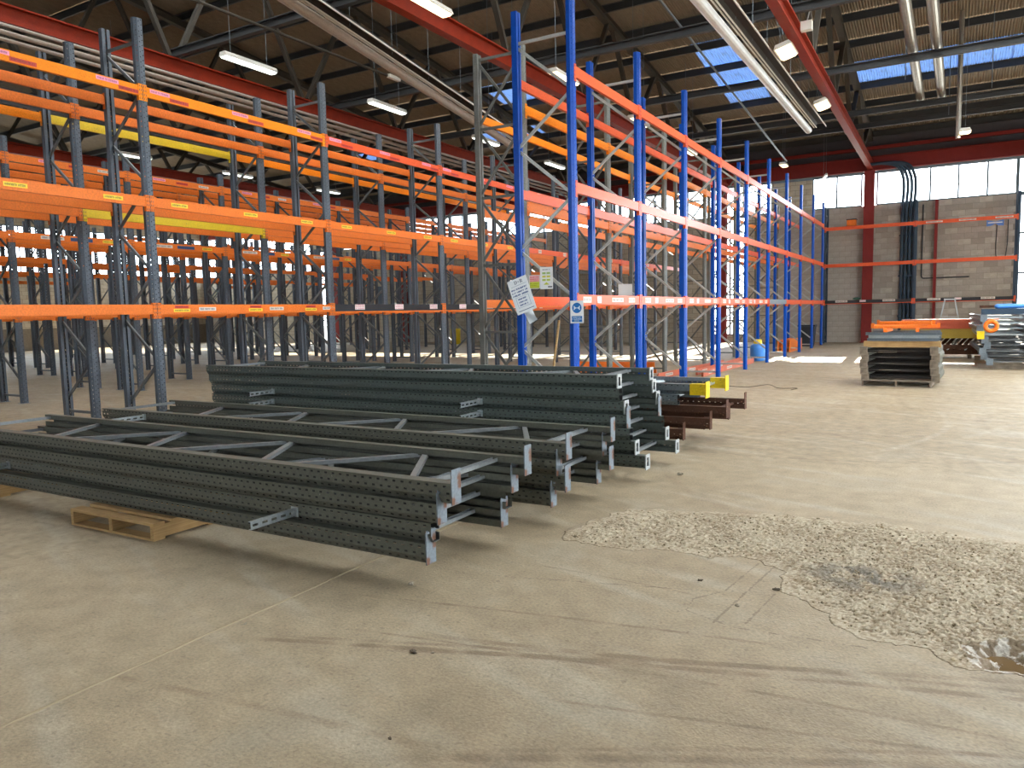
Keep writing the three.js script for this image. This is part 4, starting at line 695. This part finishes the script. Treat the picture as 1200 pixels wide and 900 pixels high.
  for (const dz of [-0.3, 0.3]) for (const sx of [-1, 1]) part('leg', leg([sx * 0.52, 0, dz], [sx * 0.16, 1.86, dz * 0.4]), M.galv, tr);
  part('top_bar', new MB().box(0, 1.87, 0, 0.4, 0.06, 0.3).geo(), M.galv, tr); for (const y of [0.4, 0.8, 1.2]) part('rung', leg([-0.52 + y * 0.19, y, 0.27 - y * 0.1], [0.52 - y * 0.19, y, 0.27 - y * 0.1]), M.galv, tr);
}
// ---------------------------------------------------------------- odd things on the floor by the blue racks
{
  const L = 5.2, g = beamGeo(L), dusty = paint('#c2674c', '#a65340', '#8f7a6c', { s: 421, amount: 0.6 }), mk = (x, z, a, m, label, y = 0) => { const o = thing('loose_beam', label, 'beam', [x, y, z], a); part('beam_body', g, dusty, o); for (const k of [0.2, 1.9]) part('label_sticker', stickGeo(0.5, 0.07), ST.white, o, [0.0025, 0.075, k]); return o; };
  mk(-5.25, -21.2, -0.02, M.redOrange, 'long salmon beam lying on the floor along the blue racks'); mk(-5.62, -21.6, 0.02, M.redOrange, 'long salmon beam on the floor second from the aisle'); mk(-6.0, -20.2, -0.05, M.redOrange, 'long salmon beam on the floor deepest under the blue racks');
  const s = beamGeo(2.4); [['nearest', -8.1, -19.2, 0], ['second', -8.02, -19.33, 0], ['upper', -8.05, -19.26, 0.15]].forEach(([n, x, z, y]) => { const o = single('loose_beam', s, M.orange, `short orange beam on the floor behind the grey racks, ${n} one`, 'beam'); o.position.set(x, y, z); o.rotation.y = Math.PI / 2 + 0.1; });
  for (let r = 0; r < 3; r++) for (let i = 0; i < 4; i++) { const o = single('loose_beam', cached('crb', () => beamGeo(2.6)), M.orange, `orange beam, low floor stack by the far blue racks, ${['bottom', 'middle', 'top'][r]}, ${ord(i)} from aisle`, 'beam', `low orange stack ${['bottom', 'middle', 'top'][r]} layer`); o.position.set(-5.15 - i * 0.14, r * 0.15, -31.0); }
  const d = thing('plastic_drum', 'pale blue plastic container with yellow lid standing inside the blue racks', 'container', [-5.3, 0, -24.8]);
  part('body', new THREE.LatheGeometry([[0, 0], [0.2, 0], [0.23, 0.03], [0.235, 0.4], [0.22, 0.5], [0.13, 0.56], [0, 0.56]].map((p) => new THREE.Vector2(...p)), 24), M.plasticBlue, d); part('lid', new THREE.CylinderGeometry(0.12, 0.14, 0.14, 20).translate(0, 0.62, 0), M.yellow, d);
  const b = thing('rubbish_bin', 'dark lidded bin standing by the back wall behind the blue racks', 'bin', [-5.3, 0, -34.6]);
  part('body', new MB().hexa([[-0.25, 0, 0.25], [0.25, 0, 0.25], [0.25, 0, -0.25], [-0.25, 0, -0.25], [-0.32, 0.85, 0.32], [0.32, 0.85, 0.32], [0.32, 0.85, -0.32], [-0.32, 0.85, -0.32]]).geo(), M.plasticDark, b); part('lid', new MB().box(0, 0.89, 0, 0.7, 0.07, 0.7).geo(), M.plasticDark, b);
  const br = thing('broom', 'pale wooden pole leaning inside the nearest blue rack', 'broom', [-5.76, 0, -11.0]); part('handle', new MB().tube([0.0, 0.03, 0], [0.23, 1.57, 0.0], 0.02, 10).geo(), M.timber, br); part('head', new MB().box(-0.01, 0.035, 0, 0.32, 0.07, 0.06).geo(), M.timberGrey, br);
  const w = std({ color: '#8f8676', roughness: 0.9 }), k = std({ color: '#544a3d', roughness: 0.9 });
  const chip = (x, z, s, m, label) => { s *= 0.7; const gg = new THREE.IcosahedronGeometry(s, 2), p = gg.attributes.position; for (let i = 0; i < p.count; i++) { const n = 1 + 0.7 * noise(p.getX(i) * 1.6 / s + x * 9, p.getZ(i) * 1.6 / s + z * 9 + p.getY(i) / s); p.setXYZ(i, p.getX(i) * n, p.getY(i) * 0.4 * n, p.getZ(i) * n * 0.7); } gg.computeVertexNormals(); const o = single('debris', gg, m, label, 'debris'); o.position.set(x, s * 0.3, z); o.rotation.y = x * 7; };
  chip(-2.29, -2.86, 0.03, k, 'small dark crumpled lump on the bare floor left of centre'); chip(-2.2, -2.9, 0.015, w, 'tiny pale crumb beside the dark lump on the floor'); chip(-3.35, -2.7, 0.016, w, 'tiny white chip on the floor right of the joint line'); chip(-1.3, -4.5, 0.022, k, 'small dark chip by the saw cuts on the floor'); chip(-2.9, -3.62, 0.03, w, 'pale flake on the floor in front of the nearest stack'); chip(-0.85, -4.55, 0.03, k, 'dark lump at the edge of the broken concrete'); chip(-6.3, -3.5, 0.02, w, 'white chip on the floor beside the light pallet'); chip(-2.35, -7.4, 0.05, w, 'crumpled pale scrap on the floor by the tall stack'); chip(-1.0, -4.2, 0.024, w, 'white scrap of paper on the floor by the saw cuts'); chip(-1.9, -2.2, 0.014, k, 'tiny dark grit near the bottom of the floor');
  single('wire_scrap', new THREE.TubeGeometry(new THREE.CatmullRomCurve3([[-4.1, 0.01, -16.4], [-3.7, 0.012, -16.3], [-3.3, 0.05, -16.55], [-3.05, 0.01, -16.3], [-2.7, 0.01, -16.4], [-2.75, 0.012, -16.0]].map((p) => new THREE.Vector3(...p))), 40, 0.006, 6), k, 'thin dark wire scrap curled on the open floor', 'wire');
}
// ---------------------------------------------------------------- signs
const canvasMat = (w, h, draw, rough = 0.5) => { const cv = document.createElement('canvas'); cv.width = w; cv.height = h; draw(cv.getContext('2d'), w, h); const t = new THREE.CanvasTexture(cv); t.colorSpace = THREE.SRGBColorSpace; return std({ map: t, roughness: rough }); };
const scribble = (g, x, y, w, h, ink, sd, gap = 0.16) => { seed = sd; g.strokeStyle = ink; g.lineWidth = h * 0.2; let p = x; while (p < x + w - h * 0.5) { if (rnd() > gap) { g.beginPath(); g.moveTo(p, y + h * rr(0.0, 0.2)); g.lineTo(p + h * 0.05, y + h); g.moveTo(p, y + h * rr(0.1, 0.9)); g.lineTo(p + h * 0.4, y + h * rr(0, 1)); if (rnd() < 0.6) { g.moveTo(p + h * 0.4, y); g.lineTo(p + h * 0.4, y + h); } g.stroke(); } p += h * 0.62; } };
function sign(name, label, w, h, mat, pos, rot = [0, 0, 0]) { const t = thing(name, label, 'sign', pos); t.rotation.set(...rot); part('board', new MB().box(0, 0, -0.003, w, h, 0.004).geo(), M.whitePaint, t); const pl = new THREE.BoxGeometry(w, h, 0.001); part('print', pl, mat, t); return t; }
{
  const notice = canvasMat(340, 560, (g, w, h) => { g.fillStyle = '#e9eef2'; g.fillRect(0, 0, w, h); g.fillStyle = '#4a5570'; g.font = 'bold 74px serif'; g.textAlign = 'center'; g.fillText('D+R', w * 0.54, 86); g.strokeStyle = '#54688c'; g.lineWidth = 4; g.beginPath(); g.moveTo(40, 112); g.lineTo(w - 30, 112); g.stroke(); [150, 198, 246].forEach((y, i) => scribble(g, 26, y, w - 52, 28, '#2b4a86', 21 + i, 0.1)); [318, 366, 414].forEach((y, i) => scribble(g, 92, y, w - 184, 26, '#3a558c', 31 + i, 0.12)); g.strokeStyle = '#34538a'; g.lineWidth = 3; g.strokeRect(60, 296, w - 120, 166); g.fillStyle = '#223c70'; g.fillRect(40, 512, w - 70, 9); });
  sign('paper_notice', 'tilted white paper notice with blue print on the nearest blue post', 0.335, 0.54, notice, [-5.655, 1.975, -9.99], [0, 0.1, 0.33]);
  const rag = single('paper_scrap', new THREE.PlaneGeometry(0.14, 0.19, 4, 4), std({ color: '#d4d9dc', roughness: 0.9, side: THREE.DoubleSide }), 'torn white paper scrap hanging below the tilted notice', 'paper'); { const p = rag.geometry.attributes.position; for (let i = 0; i < p.count; i++) p.setZ(i, 0.02 * Math.sin(p.getX(i) * 40 + p.getY(i) * 25)); rag.geometry.computeVertexNormals(); } rag.position.set(-5.53, 1.65, -10.04); rag.rotation.set(0.1, 0.2, 0.5);
  const mand = canvasMat(256, 400, (g, w, h) => { g.fillStyle = '#f2f4f6'; g.fillRect(0, 0, w, h); g.fillStyle = '#1273c4'; g.beginPath(); g.arc(w / 2, 128, 92, 0, 7); g.fill(); g.fillStyle = '#dff1fb'; g.beginPath(); g.moveTo(62, 92); g.quadraticCurveTo(80, 128, 62, 164); g.lineTo(80, 164); g.quadraticCurveTo(92, 142, 118, 134); g.lineTo(138, 134); g.quadraticCurveTo(164, 142, 176, 164); g.lineTo(194, 164); g.quadraticCurveTo(176, 128, 194, 92); g.lineTo(176, 92); g.quadraticCurveTo(164, 116, 138, 124); g.lineTo(118, 124); g.quadraticCurveTo(92, 116, 80, 92); g.fill(); g.fillStyle = '#1170c0'; g.fillRect(26, 272, w - 52, 104); scribble(g, 38, 286, w - 76, 18, '#eaf4fb', 41, 0.1); scribble(g, 34, 316, w - 68, 20, '#eaf4fb', 42, 0.1); scribble(g, 78, 348, w - 156, 16, '#eaf4fb', 43, 0.1); });
  sign('safety_sign', 'white safety sign with round blue symbol on a blue post', 0.215, 0.335, mand, [-4.765, 1.7, -10.07]);
  const load = canvasMat(160, 180, (g, w, h) => { g.fillStyle = '#f0a9ac'; g.fillRect(0, 0, w, h * 0.5); g.fillStyle = '#c8d22e'; g.fillRect(0, h * 0.5, w, h * 0.5); g.strokeStyle = '#d86a70'; [22, 48, 70].forEach((y, i) => scribble(g, 14, y, w - 28, 12, '#d0565e', 51 + i)); [104, 128, 150].forEach((y, i) => scribble(g, 14, y, w - 28, 13, '#98a01c', 55 + i)); g.strokeStyle = '#f4f4f4'; g.lineWidth = 8; g.strokeRect(2, 2, w - 4, h - 4); });
  sign('load_notice', 'small pink and yellow load notice beside the tilted white notice', 0.18, 0.205, load, [-5.47, 2.17, -10.07]);
  const grid = canvasMat(200, 300, (g, w, h) => { g.fillStyle = '#eceeed'; g.fillRect(0, 0, w, h); scribble(g, 40, 26, w - 80, 16, '#8d949a', 61); for (let r = 0; r < 3; r++) for (let c = 0; c < 2; c++) { g.fillStyle = ['#9fc06a', '#d8d24a', '#b3c44a'][r]; g.fillRect(34 + c * 70, 70 + r * 46, 56, 26); } g.fillStyle = '#c2c832'; g.beginPath(); g.moveTo(54, 240); g.lineTo(100, 206); g.lineTo(146, 240); g.fill(); g.fillStyle = '#23262a'; g.fillRect(124, 262, 66, 16); });
  sign('load_notice', 'white load notice sheet with green and yellow boxes hung by the brace', 0.215, 0.33, grid, [-5.26, 2.22, -10.06]);
  sign('white_board', 'plain white board hanging behind the second blue post', 0.27, 0.21, std({ color: '#e4e6e4', roughness: 0.5 }), [-5.09, 2.08, -12.82]);
  const bow = thing('bow_sign', 'small blue and white bow-shaped sign under the back wall top beam', 'sign', [1.55, 4.99, -36.985]), bs = new THREE.Shape([[-0.3, 0.12], [0, 0.03], [0.3, 0.12], [0.3, -0.14], [0.12, -0.12], [0, -0.04], [-0.12, -0.12], [-0.3, -0.14]].map((p) => new THREE.Vector2(...p)));
  part('plate', new THREE.ExtrudeGeometry(bs, { depth: 0.02, bevelEnabled: false }), std({ color: '#4d74b8', roughness: 0.5 }), bow); part('stripe', new MB().box(0, 0.0, 0.024, 0.5, 0.04, 0.006).geo(), M.whitePaint, bow);
  const ox = thing('orange_crate', 'small orange open crate sitting on the back wall top beam', 'crate', [-3.87, 5.27, -37.05]); part('body', new MB().b2(-0.19, 0, -0.15, 0.19, 0.02, 0.15).b2(-0.19, 0, -0.15, -0.17, 0.28, 0.15).b2(0.17, 0, -0.15, 0.19, 0.28, 0.15).b2(-0.19, 0, 0.13, 0.19, 0.28, 0.15).b2(-0.19, 0, -0.15, 0.19, 0.28, -0.13).geo(), M.orange, ox); part('rim', new MB().b2(-0.21, 0.26, 0.13, 0.21, 0.3, 0.17).b2(-0.21, 0.26, -0.17, 0.21, 0.3, -0.13).geo(), M.black, ox);
  const gn = single('glove', new THREE.SphereGeometry(0.13, 14, 10).scale(1.3, 0.45, 0.6), std({ color: '#3b5a4c', roughness: 0.9 }), 'dark green cloth lump lying on the back wall low beam', 'cloth'); gn.position.set(-3.6, 2.02, -37.03);
}
// ---------------------------------------------------------------- services on the back wall
{
  const c = thing('pipe_bundle', 'bundle of four dark blue vertical pipes on the back wall', 'pipes', [-1.67, 0, WALL_Z + 0.12]);
  for (let i = 0; i < 4; i++) { part('pipe', new MB().tube([-0.24 + i * 0.155, 0, 0], [-0.24 + i * 0.155, 6.3, 0], 0.07, 12).geo(), M.conduit, c); }
  for (let i = 0; i < 4; i++) { const x = -0.24 + i * 0.155, pts = [[x, 6.3, 0], [x + 0.03, 6.9, 0.02], [x - 0.02, 7.4, 0.1], [x - 0.25, 7.85, 0.16], [x - 0.75, 8.02, 0.2], [x - 1.4, 8.05, 0.24]].map((p) => new THREE.Vector3(...p)), cv = new THREE.CatmullRomCurve3(pts), g = new THREE.TubeGeometry(cv, 120, 0.06, 8), p = g.attributes.position, n = g.attributes.normal; for (let k = 0; k < p.count; k++) { const r = Math.floor(k / 9) % 3 === 0 ? 0.012 : 0; p.setXYZ(k, p.getX(k) + n.getX(k) * r, p.getY(k) + n.getY(k) * r, p.getZ(k) + n.getZ(k) * r); } part('flexible_hose', g, M.conduit, c, null, 'ribbed flexible hose'); }
  for (const y of [1.2, 3, 4.8]) part('clip', new MB().box(0, y, 0, 0.7, 0.06, 0.16).geo(), M.conduit, c);
  single('wall_conduit', new THREE.TubeGeometry(new THREE.CatmullRomCurve3([[-1.1, 6.1, WALL_Z + 0.07], [-1.1, 4, WALL_Z + 0.07], [-1.1, 2.95, WALL_Z + 0.07], [-1.05, 2.86, WALL_Z + 0.07], [-0.2, 2.86, WALL_Z + 0.07], [0.72, 2.86, WALL_Z + 0.07]].map((p) => new THREE.Vector3(...p)), false, 'catmullrom', 0.02), 120, 0.03, 6), M.darkSteel, 'thin dark conduit running down then right on the back wall', 'conduit');
  single('hanging_cable', new THREE.TubeGeometry(new THREE.CatmullRomCurve3([[1.68, 5.0, WALL_Z + 0.05], [1.66, 4.0, WALL_Z + 0.05], [1.72, 3.6, WALL_Z + 0.05], [1.95, 3.55, WALL_Z + 0.05], [2.05, 4.0, WALL_Z + 0.05], [2.07, 5.2, WALL_Z + 0.05]].map((p) => new THREE.Vector3(...p))), 60, 0.018, 6), M.darkSteel, 'dark cable looping down below the bow-shaped sign', 'cable');
  single('wall_box', new MB().box(-32.3, 3.0, WALL_Z + 0.12, 0.5, 1.3, 0.2).geo(), M.conduit, 'dark blue panel box on the back wall beside a red column', 'box');
  const yd = thing('yellow_drum', 'yellow drum standing far back by the back wall', 'drum', [-24.6, 0, -35.6]); part('body', new THREE.LatheGeometry([[0, 0], [0.28, 0], [0.29, 0.05], [0.28, 0.3], [0.3, 0.32], [0.28, 0.34], [0.28, 0.6], [0.3, 0.62], [0.28, 0.64], [0.28, 0.88], [0, 0.9]].map((p) => new THREE.Vector2(...p)), 24), M.yellow, yd);
}
// ---------------------------------------------------------------- heaters, ducts and pipes under the roof
{
  function heater(label, a, b, mat) { // long radiant heater: dark hood with pale rims and a tube beside it
    const t = thing('radiant_heater', label, 'heater'), A = new THREE.Vector3(...a), B = new THREE.Vector3(...b), off = (x, y) => [[A.x + x, A.y + y, A.z], [B.x + x, B.y + y, B.z]];
    part('tube', new MB().tube(...off(-0.3, 0.02), 0.11, 14).geo(), mat, t, null, 'pale round tube');
    const [p, q] = off(0.05, 0.12); part('hood', new MB().sweep(p, q, [0, 1, 0], [[0, -0.16], [0.1, -0.08], [0.1, 0.08], [0, 0.16], [-0.02, 0.16], [0.085, 0.07], [0.085, -0.07], [-0.02, -0.16]]).geo(), M.hood, t, null, 'dark hood');
    for (const x of [-0.13, -0.06, 0.24]) part('rim', new MB().bar(...off(x, 0.08), 0.035, 0.02, [0, 1, 0]).geo(), M.whitePaint, t, null, 'pale thin rim');
    const len = A.distanceTo(B), n = Math.round(len / 1.5); for (let i = 0; i <= n; i++) { const P = A.clone().lerp(B, (i + 0.2) / (n + 0.4)); part('hanger', new MB().tube([P.x - 0.02, P.y + 0.15, P.z], [P.x - 0.02, roofY(P.z) - 0.1, P.z], 0.006, 5).geo(), M.galvDark, t); }
    return t;
  }
  heater('white duct and radiant heater hanging over the open floor', [-4.0, 7.5, -8.5], [-3.88, 7.5, -26.9], M.whiteDuct);
  heater('pale radiant heater tube hanging over the grey racks', [-11.5, 8.35, -9.8], [-11.5, 6.85, -20.4], M.paleDuct);
  [[-15.75, 0.035, 'nearest'], [-16.15, 0.05, 'second']].forEach(([x, r, l]) => single('service_pipe', new MB().tube([x, 7.4, -3], [x + 0.1, 7.4, -34], r, 10).geo(), M.paleDuct, `long pale pipe below the red beam over the left racks, ${l} one`, 'pipe'));
  single('service_pipe', new MB().tube([-16.5, 7.38, -3], [-16.4, 7.38, -34], 0.04, 10).geo(), M.paleDuct, 'long pale pipe below the red beam over the left racks, furthest one', 'pipe');
  single('flue_pipe', new MB().tube([-1.1, 8.6, -14], [-1.02, 8.6, -29.8], 0.13, 16).geo(), M.flue, 'worn metal flue pipe under the right roof, left of two', 'pipe');
  single('flue_pipe', new MB().tube([-0.6, 8.6, -14], [-0.4, 8.6, -29.8], 0.13, 16).geo(), M.flue, 'worn metal flue pipe under the right roof, right of two', 'pipe');
  single('drop_pipe', new MB().tube([0.1, roofY(-28) + 0.12, -28], [0.1, 6.9, -28], 0.07, 12).geo(), M.flue, 'short vertical pipe carrying the warm lamp at right', 'pipe');
  single('conduit_run', new MB().tube([-5.9, 8.9, -15], [-6.0, 7.75, -33.2], 0.03, 8).geo(), M.galvDark, 'thin conduit sloping down to a small warm lamp behind the blue racks', 'conduit');
  single('conduit_run', new MB().tube([-13.5, 8.2, -8], [-12.6, 7.9, -22], 0.035, 8).geo(), M.brownSteel, 'thin brown conduit running under the roof above the left racks', 'conduit');
  for (const [x, z, l] of [[-1.3, -25.5, 'left'], [-0.2, -31, 'middle'], [0.95, -28, 'right']]) single('hanger_rod', new MB().tube([x, 8.3, z], [x, roofY(z) + 0.12, z], 0.012, 6).geo(), M.galvDark, `thin hanger rod under the right roof, ${l} one`, 'rod');
}
// ---------------------------------------------------------------- lamps
function batten(label, x, y, z, len, w, warm, power, turn = 0, tilt = 0) {
  const t = thing('batten_lamp', label, 'lamp', [x, y, z], turn), c = warm ? new THREE.Color(1.0, 0.76, 0.40) : new THREE.Color(0.93, 1.0, 0.92);
  t.rotation.z = tilt;
  part('housing', new MB().hexa([[-w / 2, 0, len / 2], [w / 2, 0, len / 2], [w / 2, 0, -len / 2], [-w / 2, 0, -len / 2], [-w * 0.36, 0.1, len / 2], [w * 0.36, 0.1, len / 2], [w * 0.36, 0.1, -len / 2], [-w * 0.36, 0.1, -len / 2]]).geo(), M.lampBody, t);
  part('lamp_lens', new MB().hexa([[-w * 0.3, -0.035, len / 2 - 0.03], [w * 0.3, -0.035, len / 2 - 0.03], [w * 0.3, -0.035, -len / 2 + 0.03], [-w * 0.3, -0.035, -len / 2 + 0.03], [-w * 0.42, 0, len / 2 - 0.02], [w * 0.42, 0, len / 2 - 0.02], [w * 0.42, 0, -len / 2 + 0.02], [-w * 0.42, 0, -len / 2 + 0.02]]).geo(), lampGlow(c, warm ? 3 : 2.2), t);
  const L = new THREE.RectAreaLight(c, power, w * 0.6, len - 0.1); L.rotation.x = -Math.PI / 2; L.position.y = -0.045; t.add(L);
  for (const s of [-1, 1]) part('suspension', new MB().tube([0, 0.09, s * len * 0.35], [0, roofY(z) + 0.12 - y, s * len * 0.35], 0.006, 5).geo(), M.galvDark, t);
  return t;
}
{
  batten('white batten lamp above the left racks, nearest of its row', -14.24, 7.6, -12.5, 1.5, 0.24, false, 14);
  batten('white batten lamp above the left racks, second of its row', -13.97, 7.6, -17.15, 1.5, 0.24, false, 12);
  batten('white batten lamp above the left racks, third of its row', -13.9, 7.6, -22.3, 1.5, 0.24, false, 12);
  batten('white batten lamp above the left racks, last of its row', -13.9, 7.6, -27.5, 1.5, 0.24, false, 12);
  batten('bright warm batten lamp at the top edge beside a red beam', -8.75, 7.6, -12.05, 1.3, 0.3, true, 40);
  batten('warm batten lamp glowing behind the nearest blue posts', -8.6, 7.6, -17.6, 1.3, 0.3, true, 40);
  batten('warm batten lamp behind the second and third blue posts', -8.6, 7.6, -22.9, 1.3, 0.3, true, 30);
  batten('warm batten lamp behind the fourth blue post', -8.6, 7.6, -28.2, 1.3, 0.3, true, 30);
  batten('warm rectangular lamp hung beside the red beam, upper one', -3.4, 7.55, -18.6, 0.85, 0.42, true, 40, 0, 0.25);
  batten('warm rectangular lamp hung beside the red beam, lower one', -3.36, 7.55, -24.0, 0.85, 0.42, true, 40, 0, 0.25);
  batten('small warm lamp at the end of the sloping conduit', -6.15, 7.62, -33.4, 0.6, 0.3, true, 30);
  batten('small warm lamp at the foot of the vertical pipe', 0.28, 7.0, -27.7, 0.4, 0.34, true, 30);
  batten('pale batten lamp far left under the roof, nearest', -25.4, 7.6, -16.8, 1.4, 0.24, false, 12);
  batten('pale batten lamp far left under the roof, second', -25.4, 7.6, -21.4, 1.4, 0.24, false, 12);
  batten('pale batten lamp far left under the roof, third', -25.4, 7.6, -26.6, 1.4, 0.24, false, 12);
  batten('slim white batten lamp under the red lintel by the back windows', -5.0, 7.5, -36.8, 0.9, 0.1, false, 8, 0.3);
  const cam = thing('ceiling_sensor', 'small white sensor box hanging from a tie beam at upper right', 'sensor', [-2.95, 8.0, -18.5]); part('housing', new MB().box(0, 0, 0, 0.24, 0.2, 0.16).geo(), M.lampBody, cam); part('arm', new MB().tube([0, 0.08, 0], [0.1, 0.32, 0.16], 0.015, 6).geo(), M.galv, cam);
  const wb = single('conduit_box', new MB().box(-12.95, 8.02, -16.2, 0.1, 0.09, 0.45).geo(), M.lampBody, 'small pale junction box on the brown conduit', 'box'); void wb;
}
// ---------------------------------------------------------------- shadows, output
scene.traverse((o) => { if (o.isMesh) { o.castShadow = !([o.material].flat()[0].transmission > 0); o.receiveShadow = true; } if (o.isDirectionalLight) o.castShadow = true; });
const renderer = new THREE.WebGLRenderer({ antialias: true });
renderer.shadowMap.enabled = true; renderer.shadowMap.type = THREE.PCFSoftShadowMap;
renderer.toneMapping = THREE.LinearToneMapping; renderer.toneMappingExposure = EXPOSURE;
renderer.render(scene, camera);
